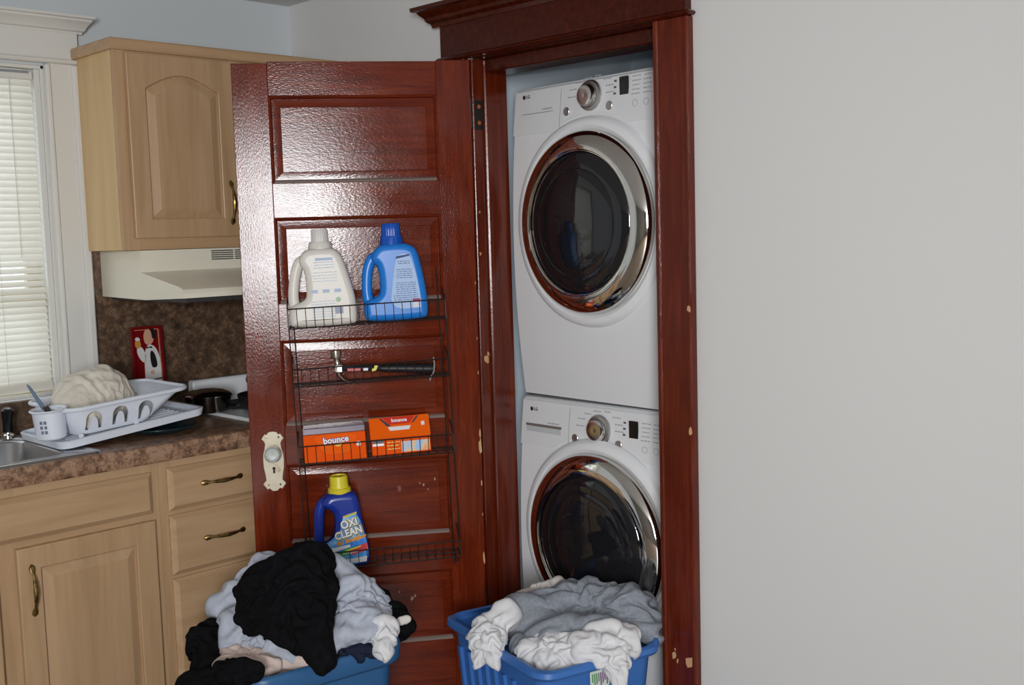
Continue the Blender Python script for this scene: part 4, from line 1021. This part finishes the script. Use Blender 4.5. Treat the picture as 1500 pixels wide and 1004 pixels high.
dr = empty('dish_rack', TRX, 0, 'white plastic dish rack with arched side openings and cutlery cup', 'dish rack')
dr.rotation_euler = (0, tilt, 0)
RH = 0.080
def rloop(x0, x1, y0, y1, z, r): return [(p[0], p[1], z) for p in rrect(x0, x1, y0, y1, r, 8)]
def rack_shell():
    b = MB()
    prof = [(0.012, 0.060, 0.26, 0.255), (0.5, 0.022, 0.31, 0.28), (0.8, 0.010, 0.345, 0.290), (1.0, 0.0, 0.372, 0.300)]
    outer = []; inner = []
    for t, i_, xr, yd in prof:
        outer.append(rloop(0.006+i_*0.4, xr, 0.004+i_*0.45, 0.30-i_*0.35, 0.024+RH*t, 0.045))
        inner.append(rloop(0.006+i_*0.4+0.0045, xr-0.0045, 0.004+i_*0.45+0.0045, 0.30-i_*0.35-0.0045, 0.024+RH*t+(0.0045 if t < 0.1 else 0), 0.041))
    b.loft(outer + list(reversed(inner)), True, True)
    return b
shell = rack_shell().build('rack_body', plastic_w, dr, ang=50)
# arched openings, each with a tongue standing in it
cut = MB()
for k in range(3):
    cx = 0.076 + 0.080*k
    w = 0.024
    outer = [(cx-w, 0.0), (cx-w*0.98, 0.020)] + [(cx - w*math.cos(PI*q/10), 0.030+0.024*math.sin(PI*q/10)) for q in range(11)] + [(cx+w*0.98, 0.020), (cx+w, 0.0)]
    inner = [(cx+0.014, 0.0), (cx+0.011, 0.024), (cx+0.005, 0.036), (cx, 0.038), (cx-0.005, 0.036), (cx-0.011, 0.024), (cx-0.014, 0.0)]
    pts = outer + inner
    n = len(pts)
    for (ya, yb_) in ((-0.02, 0.060), (0.24, 0.32)):
        v_, f_ = flat([pts], (yb_-ya)/2)
        cut.add(v_, f_, T=Matrix.Translation((0, (ya+yb_)/2, 0.036)) @ FR)
me_c = bpy.data.meshes.new('cut'); me_c.from_pydata(cut.v, [], cut.f)
bm = bmesh.new(); bm.from_mesh(me_c); bmesh.ops.remove_doubles(bm, verts=bm.verts[:], dist=1e-5); bmesh.ops.recalc_face_normals(bm, faces=bm.faces[:]); bm.to_mesh(me_c); bm.free()
co = bpy.data.objects.new('cut', me_c); COL.objects.link(co); co.parent = dr
md = shell.modifiers.new('openings', 'BOOLEAN'); md.object = co; md.operation = 'DIFFERENCE'; md.solver = 'EXACT'
bpy.context.view_layer.update()
dg = bpy.context.evaluated_depsgraph_get()
new = bpy.data.meshes.new_from_object(shell.evaluated_get(dg))
shell.modifiers.clear(); shell.data = new
bpy.data.objects.remove(co)
shell.data.polygons.foreach_set('use_smooth', [True]*len(shell.data.polygons)); shell.data.set_sharp_from_angle(angle=R(35))
b = MB(); rim = rrect(-0.001, 0.379, -0.003, 0.307, 0.05, 8)
b.tube([(p[0], p[1], 0.024+RH) for p in rim], 0.0065, 8, True); b.build('rim', plastic_w, dr)
for x in (0.03, 0.20):
    MB().box(x, x+0.014, 0.022, 0.030, 0.006, 0.030, bev=0.002).build('foot', plastic_w, dr)
    MB().box(x, x+0.014, 0.260, 0.268, 0.006, 0.030, bev=0.002).build('foot', plastic_w, dr)
# cutlery cup bulging from the left end
b = MB(); 
cc = (-0.026, 0.075)
def cup(r, z, w=1.15): return [(cc[0]+r*math.cos(2*PI*k/28), cc[1]+r*w*math.sin(2*PI*k/28), z) for k in range(28)]
b.loft([cup(0.036, 0.026), cup(0.040, 0.030), cup(0.044, 0.024+RH), cup(0.048, 0.025+RH), cup(0.051, 0.029+RH), cup(0.048, 0.032+RH), cup(0.041, 0.026+RH), cup(0.035, 0.034)], True, True)
cp = b.build('cutlery_cup', plastic_w, dr)
b = MB()
for k in range(2):
    a = R(214+15*k)
    for q in range(3):
        T = Matrix.Translation((cc[0]+(0.0405+0.001*q)*math.cos(a), cc[1]+(0.0405+0.001*q)*1.15*math.sin(a), 0.052+0.014*q)) @ Matrix.Rotation(a+PI/2, 4, 'Z')
        b.box(-0.0035-0.001*((k+q) % 2), 0.0035, -0.0016, 0.0016, -0.005, 0.004, T=T)
b.build('printed_motif', mat('grey_blue_print', (0.16, 0.17, 0.24), 0.6), cp, False)
# utensil standing in the cup
kn = empty('cake_knife', W(1.262, 3.165, CZ+0.122), 0, 'blue-grey bladed utensil standing in the white cutlery cup', 'utensil')
b = MB(); b.tube([(0.028, 0, -0.060), (0.010, 0, -0.020), (-0.002, 0, 0.004)], [0.007, 0.008, 0.0085], 10); b.build('handle', mat('dark_brown_handle', (0.05, 0.035, 0.03), 0.4), kn)
bl = MB(); 
pts = [(0.002, -0.002), (-0.018, 0.030), (-0.036, 0.062), (-0.050, 0.075), (-0.044, 0.058), (-0.028, 0.028), (-0.014, 0.000), (-0.006, -0.012)]
bl.add(*flat([smooth_poly(pts, 2)], 0.0018, 0.0006, 1), T=FR); bl.build('blade', mat('blue_grey_blade', (0.13, 0.19, 0.27), 0.3), kn)
# teal plate under the tray
tq = empty('teal_plate', W(1.610, 3.175, CZ+0.001), 0, 'dark teal plate lying under the tilted drain tray', 'plate')
b = MB(); b.lathe([(0.0005, 0), (0.070, 0.0), (0.098, 0.012), (0.112, 0.018), (0.112, 0.020), (0.096, 0.016), (0.068, 0.004), (0.0005, 0.003)], 48); b.build('plate_body', mat('dark_teal_glaze', (0.004, 0.035, 0.048), 0.3), tq)

# ------------------------------------------------------------------ mini-blind in the window
bd = empty('window_blind', (-1.31, 0.03, 1.06), 0, 'white slatted mini blind lowered over the kitchen window', 'blind')
bo = Matrix.Translation((1.31, -0.03, -1.06))
slat_m = bpy.data.materials.new('white_slat'); slat_m.use_nodes = True
nt = slat_m.node_tree; pb_ = nt.nodes['Principled BSDF']; pb_.inputs['Base Color'].default_value = (0.80, 0.78, 0.72, 1); pb_.inputs['Roughness'].default_value = 0.4
tl_ = nt.nodes.new('ShaderNodeBsdfTranslucent'); tl_.inputs['Color'].default_value = (0.88, 0.85, 0.74, 1)
mx = nt.nodes.new('ShaderNodeMixShader'); mx.inputs[0].default_value = 0.30
nt.links.new(pb_.outputs[0], mx.inputs[1]); nt.links.new(tl_.outputs[0], mx.inputs[2]); nt.links.new(mx.outputs[0], nt.nodes['Material Output'].inputs['Surface'])
bx_0, bx_1 = WX0+0.034, WX1-0.034
by = 0.019
MB().box(bx_0, bx_1, by-0.014, by+0.014, 2.000, 2.026, bev=0.003, T=bo).build('head_rail', trim_w, bd)
MB().box(bx_0, bx_1-0.012, by-0.0155, by-0.0138, 2.018, 2.0262, T=bo).build('rail_gap', grey_seam, bd)
slat_mesh = {}
def slat(z, ang, roll_=0.0, name='slat'):
    key = round(ang)
    if key not in slat_mesh:
        b = MB(); L0 = []; 
        for xx in (0, bx_1-bx_0):
            L0.append([(xx, (q-2)/2*0.0125*math.cos(R(ang)) - 0.0018*(1-((q-2)/2)**2)*math.sin(R(ang))*0, -(q-2)/2*-0.0125*math.sin(R(ang)) + 0.0022*(1-((q-2)/2)**2)) for q in range(5)])
        b.loft(L0, False, False, closed=False)
        o = b.build(name, slat_m, bd); slat_mesh[key] = o.data
    else:
        o = bpy.data.objects.new(name, slat_mesh[key]); COL.objects.link(o); o.parent = bd
    o.location = bo @ Vector((bx_0, by, z)); o.rotation_euler = (0, roll_, 0)
z = 1.990; k = 0
while z > 1.050:
    slat(z, 64 if z > 1.43 else (44 if z > 1.30 else 54)); z -= 0.0208; k += 1
for q in range(4):
    slat(1.036-0.0060*q, 58, R(-1.0*q))
MB().box(0, bx_1-bx_0, -0.012, 0.012, -0.006, 0.006, bev=0.003).build('bottom_rail', trim_w, bd).location = bo @ Vector((bx_0, by, 1.012))
for xx in (bx_0+0.14, (bx_0+bx_1)/2, bx_1-0.14):
    for yy in (-0.0135, 0.0135):
        MB().tube([(xx, by+yy, 2.002), (xx, by+yy, 1.05)], 0.0006, 5, T=bo).build('ladder_cord', trim_w, bd)
MB().tube([(bx_1-0.075, by-0.017, 2.0), (bx_1-0.075, by-0.02, 1.45)], 0.0012, 5, T=bo).build('pull_cord', trim_w, bd)

# ------------------------------------------------------------------ laundry: basket, tote and the clothes heaped in them
def hollow_tub(name, c, ax, hl, hs, h, prof, m, rimz=None, rad=0.06, label='', n=10, wallt=0.004, ribs=None):
    """tapered open tub; c centre on the floor, ax = angle of the long side; prof rows (height fraction, scale inset)"""
    root = empty(name, c, ax, label, 'basket')
    def loop(ins, z, k=1.0):
        pts = rrect(-hl+ins, hl-ins, -hs+ins, hs-ins, max(rad-ins*0.4, 0.02), n)
        return [(x, y, z + (rimz(x/hl, y/hs)*k if rimz else 0)) for x, y in pts]
    out = [loop(i_, z, k) for i_, z, k in prof]
    inn = [loop(i_+wallt, max(z, wallt), k) for i_, z, k in reversed(prof)]
    b = MB(); b.loft(out+inn, True, True)
    b.build('tub_body', m, root, ang=40)
    return root
def bump1(t, c, w):
    d = (t-c)/w
    return math.cos(d*PI/2)**2 if abs(d) < 1 else 0.0
bk = hollow_tub('laundry_basket', W(2.220, 2.128, 0.0), math.atan2(0.9693, 0.2459), 0.275, 0.198, 0.36,
    [(0.050, 0.0, 0), (0.046, 0.01, 0), (0.018, 0.315, 0.6), (0.016, 0.330, 1), (0.0, 0.334, 1), (-0.006, 0.343, 1), (-0.004, 0.356, 1), (0.004, 0.360, 1), (0.012, 0.357, 1)],
    plastic_b, lambda x, y: 0.022*bump1(y, 0, 0.8)*(1 if x > 0.75 else 0) + 0.012*(1 if (x < -0.9 and y < -0.9) else 0), 0.055,
    'bright blue plastic laundry basket in the closet doorway before the washer')
for k in range(9):                                         # raised ribs on the two long sides
    for s_ in (-1, 1):
        x = -0.20+0.05*k
        b = MB(); b.loft([[(x-0.008, s_*0.154, 0.03), (x+0.008, s_*0.154, 0.03), (x+0.006, s_*0.164, 0.03), (x-0.006, s_*0.164, 0.03)],
                          [(x-0.009, s_*0.176, 0.285), (x+0.009, s_*0.176, 0.285), (x+0.007, s_*0.187, 0.285), (x-0.007, s_*0.187, 0.285)]])
        b.build('rib', plastic_b, bk)
v_, f_ = flat([rrect(-0.030, 0.030, -0.024, 0.024, 0.006)], 0.0005)
st = MB(); st.add(v_, f_, T=Matrix.Translation((-0.2645, 0.012, 0.305)) @ Matrix.Rotation(R(-90), 4, 'Z') @ Matrix.Rotation(R(-4), 4, 'X') @ FR)
sto = st.build('sticker', mat('pale_green_sticker', (0.62, 0.72, 0.62), 0.5), bk, False)
for k in range(8):
    x = -0.024+0.0065*k; hgt_ = 0.010+0.006*((k*5) % 3)
    MB().box(x, x+0.0032, -0.0008, 0.0008, 0.004-hgt_, 0.016).build('print_stripe', mat('green_ink', (0.10, 0.28, 0.12), 0.5) if k == 0 else (bpy.data.materials['green_ink'] if k < 4 else (mat('purple_ink', (0.22, 0.06, 0.26), 0.5) if k == 4 else bpy.data.materials['purple_ink'])), sto, False).matrix_local = Matrix.Translation((-0.2655, 0.012, 0.305)) @ Matrix.Rotation(R(-90), 4, 'Z') @ Matrix.Rotation(R(-4), 4, 'X')

tc = W(1.827, 2.284, 0) + Vector((-0.9906, 0.1366, 0))*0.222 + Vector((0.1366, 0.9906, 0))*0.222
hollow_tub('storage_tote', tc, math.atan2(0.1366, -0.9906), 0.226, 0.226, 0.40,
    [(0.055, 0.0, 0), (0.050, 0.01, 0), (0.022, 0.335, 0), (0.014, 0.343, 0), (0.004, 0.346, 0), (0.000, 0.352, 0), (-0.002, 0.392, 0), (0.001, 0.399, 0), (0.006, 0.402, 0), (0.012, 0.400, 0)],
    plastic_nb, None, 0.065, 'slate blue plastic tote overflowing with black and pale laundry in front of the drawers')

CAPS = {
    'grey': [((-0.192, -1.357, 0.37), (-0.075, -1.441, 0.392), 0.071, 0.068), ((-0.075, -1.441, 0.392), (-0.033, -1.58, 0.407), 0.068, 0.055), ((-0.033, -1.58, 0.407), (-0.037, -1.65, 0.382), 0.055, 0.031), ((-0.27, -1.49, 0.386), (-0.163, -1.595, 0.391), 0.036, 0.041)],
    'cream': [((-0.14, -1.29, 0.409), (-0.067, -1.332, 0.424), 0.025, 0.029)],
    'white1': [((-0.361, -1.356, 0.398), (-0.314, -1.371, 0.422), 0.030, 0.031), ((-0.388, -1.402, 0.379), (-0.405, -1.434, 0.334), 0.022, 0.007), ((-0.399, -1.363, 0.382), (-0.413, -1.368, 0.343), 0.015, 0.007)],
    'bluegrey': [((-0.304, -1.433, 0.354), (-0.271, -1.479, 0.351), 0.023, 0.019)],
    'white2': [((-0.335, -1.5, 0.361), (-0.266, -1.567, 0.367), 0.029, 0.035), ((-0.346, -1.56, 0.357), (-0.291, -1.613, 0.369), 0.016, 0.018)],
    'white3': [((-0.266, -1.635, 0.386), (-0.16, -1.669, 0.383), 0.036, 0.040), ((-0.234, -1.697, 0.367), (-0.251, -1.729, 0.325), 0.028, 0.016)],
    'black': [((-0.755, -1.078, 0.614), (-0.788, -1.092, 0.584), 0.051, 0.068), ((-0.848, -1.036, 0.554), (-0.788, -1.092, 0.575), 0.065, 0.076), ((-0.872, -1.047, 0.513), (-0.828, -1.131, 0.52), 0.057, 0.071), ((-0.84, -1.148, 0.518), (-0.84, -1.242, 0.447), 0.060, 0.030)],
    'blueL': [((-0.859, -0.852, 0.483), (-0.766, -0.909, 0.532), 0.046, 0.061), ((-0.766, -0.909, 0.532), (-0.695, -0.95, 0.534), 0.061, 0.050)],
    'blueLow': [((-0.898, -0.957, 0.462), (-0.854, -1.089, 0.435), 0.036, 0.035), ((-0.917, -0.985, 0.431), (-0.861, -1.14, 0.427), 0.029, 0.021)],
    'blueR': [((-0.643, -1.102, 0.517), (-0.664, -1.073, 0.584), 0.045, 0.023), ((-0.644, -1.103, 0.513), (-0.567, -1.115, 0.457), 0.045, 0.042), ((-0.676, -1.178, 0.453), (-0.77, -1.2, 0.441), 0.055, 0.028), ((-0.591, -1.166, 0.432), (-0.643, -1.187, 0.417), 0.034, 0.037)],
    'blackR': [((-0.543, -1.084, 0.448), (-0.543, -1.173, 0.417), 0.041, 0.038)],
    'sock': [((-0.63, -1.239, 0.441), (-0.659, -1.271, 0.413), 0.034, 0.023)],
    'tip': [((-0.569, -1.228, 0.448), (-0.553, -1.243, 0.453), 0.007, 0.007)],
    'pink': [((-0.947, -1.015, 0.403), (-0.861, -1.17, 0.411), 0.025, 0.019), ((-0.946, -1.129, 0.413), (-0.993, -1.041, 0.399), 0.013, 0.014)],
    'blackL': [((-0.92, -0.881, 0.448), (-0.963, -0.899, 0.419), 0.011, 0.029), ((-0.963, -0.899, 0.419), (-0.991, -0.945, 0.387), 0.029, 0.032)],
    'blackF': [((-1.053, -0.989, 0.348), (-1.017, -1.131, 0.4), 0.035, 0.026), ((-1.017, -1.131, 0.4), (-0.997, -1.188, 0.434), 0.026, 0.007)],
    'navy': [((-0.842, -1.174, 0.416), (-0.675, -1.242, 0.401), 0.015, 0.018)],
}
def sdf(P, caps, k=0.02):
    acc = None; g = None
    ds = []; gs = []
    for a, b_, ra, rb in caps:
        a = np.array(a); b_ = np.array(b_); ab = b_-a
        t = np.clip(((P-a) @ ab)/max(ab @ ab, 1e-9), 0, 1)
        q = P - (a + t[:, None]*ab); l = np.linalg.norm(q, axis=1)+1e-9
        ds.append(l - (ra+(rb-ra)*t)); gs.append(q/l[:, None])
    ds = np.array(ds); gs = np.array(gs)
    w = np.exp(-ds/k); sw = w.sum(0)
    d = -k*np.log(sw+1e-30); d = np.minimum(d, ds.min(0))
    g = (w[:, :, None]*gs).sum(0)/(sw[:, None]+1e-30)
    return d, g/(np.linalg.norm(g, axis=1)[:, None]+1e-9)
def drape(key, name, m, label, N=46, cover=125, slack=(1.45, 1.3), seed=1, steps=46, pole=(-0.45, -0.45, 0.77), spin=0.0, thick=0.002, group=None, bend=0.5, mx_=0.05, amp=0.022, freq=4.5, fric=0.85):
    """a sheet of cloth, larger than the heap it lies on, settled by position-based dynamics so that it folds"""
    caps = CAPS[key]; rn = np.random.RandomState(seed)
    cen = np.mean([np.array(a) for c_ in caps for a in c_[:2]], axis=0)
    A = np.array(pole); A = A/np.linalg.norm(A)
    B0 = np.cross(A, [0.7, -0.7, 0.1]); B0 /= np.linalg.norm(B0); C0 = np.cross(A, B0)
    B = B0*math.cos(spin)+C0*math.sin(spin); C = -B0*math.sin(spin)+C0*math.cos(spin)
    u, v = np.meshgrid(np.linspace(-1, 1, N), np.linspace(-1, 1, N), indexing='ij')
    du = u*np.sqrt(1-v*v/2); dv = v*np.sqrt(1-u*u/2)
    r = np.sqrt(du*du+dv*dv)+1e-9
    edge = 1+0.10*np.sin(3*np.arctan2(dv, du)+seed)+0.06*np.sin(7*np.arctan2(dv, du)+2*seed)
    th = R(cover)*r*edge
    D = np.cos(th)[..., None]*A + np.sin(th)[..., None]*((du/r)[..., None]*B + (dv/r)[..., None]*C)
    D = D.reshape(-1, 3)
    X = cen + D*0.55
    for _ in range(24):
        d, _g = sdf(X, caps); X = X - D*(np.clip(d, -0.02, 1)*0.8)[:, None]
    # the cloth is first gathered along a few wandering creases: soft ridges between narrow valleys
    size = max(np.ptp(X[:, 0]), np.ptp(X[:, 1]), np.ptp(X[:, 2]))
    fq = freq*size/0.30
    w = np.zeros((N, N))
    a0 = rn.uniform(0, PI)
    for q in range(5):
        a = a0 + rn.normal(0, 0.55); f = fq*rn.uniform(0.55, 1.5); p1, p2, p3 = rn.uniform(0, 6.28, 3)
        t = f*PI*(u*math.cos(a)+v*math.sin(a)) + 1.3*np.sin(2.1*u+p1) + 1.3*np.sin(2.4*v+p2)
        w += (1-np.abs(np.sin(0.5*t+p3)))**1.0 * (0.55+0.45*np.sin(1.7*u-1.3*v+p1))
    w = w/2.2
    X = X + D*((w.ravel())*amp)[:, None] + rn.normal(0, 0.0004, X.shape)
    S = []
    gr = np.arange(N*N).reshape(N, N)
    def rest_of(a, b_, k): return np.maximum(np.linalg.norm(X[a]-X[b_], axis=1)*k, 0.002)
    for ax in (0, 1):
        for st, kst, cmp_ in ((1, 1.0, 1.0), (2, bend, 0.97), (3, bend*0.4, 0.90)):
            g_ = gr if ax == 0 else gr.T
            for par in range(2*st):
                i0 = np.array([i for i in range(N-st) if (i % (2*st)) == par])
                if not len(i0): continue
                a = g_[i0].ravel(); b_ = g_[i0+st].ravel()
                S.append((a, b_, rest_of(a, b_, slack[ax]*cmp_), kst))
    for s_ in (0, 1):
        for pi_ in (0, 1):
            for pj in (0, 1):
                i0 = np.arange(pi_, N-1, 2); j0 = np.arange(pj, N-1, 2)
                if s_ == 0: a = gr[np.ix_(i0, j0)].ravel(); b_ = gr[np.ix_(i0+1, j0+1)].ravel()
                else: a = gr[np.ix_(i0, j0+1)].ravel(); b_ = gr[np.ix_(i0+1, j0)].ravel()
                S.append((a, b_, rest_of(a, b_, (slack[0]+slack[1])/2), 0.25))
    V = np.zeros_like(X)
    for st_ in range(steps):
        Xp = X.copy()
        X = X + V*0.6 + np.array([0, 0, -0.0006])
        for it in range(4):
            for a, b_, rest, kst in S:
                dlt = X[b_]-X[a]; L = np.linalg.norm(dlt, axis=1)+1e-9
                cor = (dlt/L[:, None])*((L-rest)*0.5*kst)[:, None]
                X[a] += cor; X[b_] -= cor
            d, g = sdf(X, caps)
            pen = np.where(d < 0, -d, 0) - np.where(d > mx_, (d-mx_)*0.6, 0) - np.where(d > 0.004, 0.015*d, 0)
            X = X + g*pen[:, None]
        mv = X-Xp; nrm = (mv*g).sum(1)[:, None]*g; tan = mv-nrm        # rubbing on the heap keeps the gathers in place
        f_ = np.where(d < 0.010, fric, fric*0.55)[:, None]
        X = Xp + nrm + tan*(1-f_)
        V = np.clip(X-Xp, -0.008, 0.008)
    F = []
    for i in range(N-1):
        for k in range(N-1):
            F.append((i*N+k, (i+1)*N+k, (i+1)*N+k+1, i*N+k+1))
    b = MB(); b.add([tuple(p) for p in X], F)
    base = Vector((float(cen[0]), float(cen[1]), float(X[:, 2].min())))
    b.v = [(p[0]-base.x, p[1]-base.y, p[2]-base.z) for p in b.v]
    o = b.build(name, m, None, True, 180)
    o.location = base
    so = o.modifiers.new('cloth_thickness', 'SOLIDIFY'); so.thickness = thick; so.offset = 0
    sb = o.modifiers.new('smooth', 'SUBSURF'); sb.levels = 1; sb.render_levels = 1
    return tag(o, label, 'clothing', group)
drape('cream', 'cotton_shirt', f_cream, 'off-white cotton garment showing behind the grey garment in the bright blue basket', N=30, seed=3)
drape('grey', 'knit_sweatshirt', f_grey, 'large heather grey knit garment crumpled on top of the bright blue basket', N=64, seed=4)
drape('bluegrey', 'knit_sleeve', f_grey, 'small grey cloth tucked between white garments at the basket rim', N=28, seed=5)
drape('white1', 'white_undershirt', f_white, 'white garment hanging over the left rim of the bright blue basket', N=46, seed=6)
drape('white2', 'white_undershirt', f_white, 'white garment bunched at the front corner of the bright blue basket', N=44, seed=7)
drape('white3', 'white_undershirt', f_white, 'white garment at the right of the bright blue basket with one end hanging outside', N=46, seed=8)
drape('blueL', 'pale_blue_shirt', f_blue, 'pale blue-grey shirt behind the black garment, left side of the slate tote', N=46, seed=9, amp=0.017, slack=(1.34, 1.22), freq=3.4)
drape('blueR', 'pale_blue_shirt', f_blue, 'pale blue-grey shirt in folds right of the black garment in the slate tote', N=56, seed=10, spin=0.6, freq=3.6, slack=(1.4, 1.25))
drape('blueLow', 'pale_blue_shirt', f_blue, 'pale blue-grey cloth low at the front left below the black garment', N=44, seed=11, freq=3.4)
drape('blackR', 'black_shirt', f_black, 'black garment bulging over the right back rim of the slate tote', N=30, seed=12)
drape('tip', 'white_cloth_tip', f_cream, 'small off-white cloth tip poking out right of the slate tote', N=16, seed=13, amp=0.004, slack=(1.15, 1.1))
drape('sock', 'white_sock', f_white, 'white balled sock at the right rim of the slate tote', N=34, seed=14, amp=0.012)
drape('pink', 'pink_beige_cloth', f_pink, 'pale pinkish beige cloth along the front rim of the slate tote', N=44, seed=15)
drape('blackL', 'black_sock', f_black, 'black cloth standing up at the left rim of the slate tote', N=34, seed=16)
drape('blackF', 'black_trousers', f_black, 'black cloth spilling over the front left rim of the slate tote at the photo bottom', N=40, seed=17)
drape('navy', 'navy_cloth', f_navy, 'dark navy cloth just inside the front rim of the slate tote', N=36, seed=18)
drape('black', 'black_sweatshirt', f_black, 'big black garment heaped on top of the slate tote', N=60, seed=19, amp=0.018, slack=(1.36, 1.24), freq=3.6)

# towel over the dishes in the rack, and the dishes it covers
CAPS['towel'] = [((-1.000, -0.285, 1.026), (-0.930, -0.285, 1.030), 0.066, 0.070), ((-0.94, -0.285, 1.035), (-0.835, -0.295, 0.985), 0.066, 0.030), ((-1.035, -0.320, 1.000), (-1.010, -0.385, 0.990), 0.040, 0.026)]
drape('towel', 'dish_towel', f_towel, 'cream dish towel draped over the dishes in the white rack', N=50, seed=21, slack=(1.16, 1.1), cover=112, amp=0.011, freq=3.0, pole=(-0.2, -0.3, 0.9))
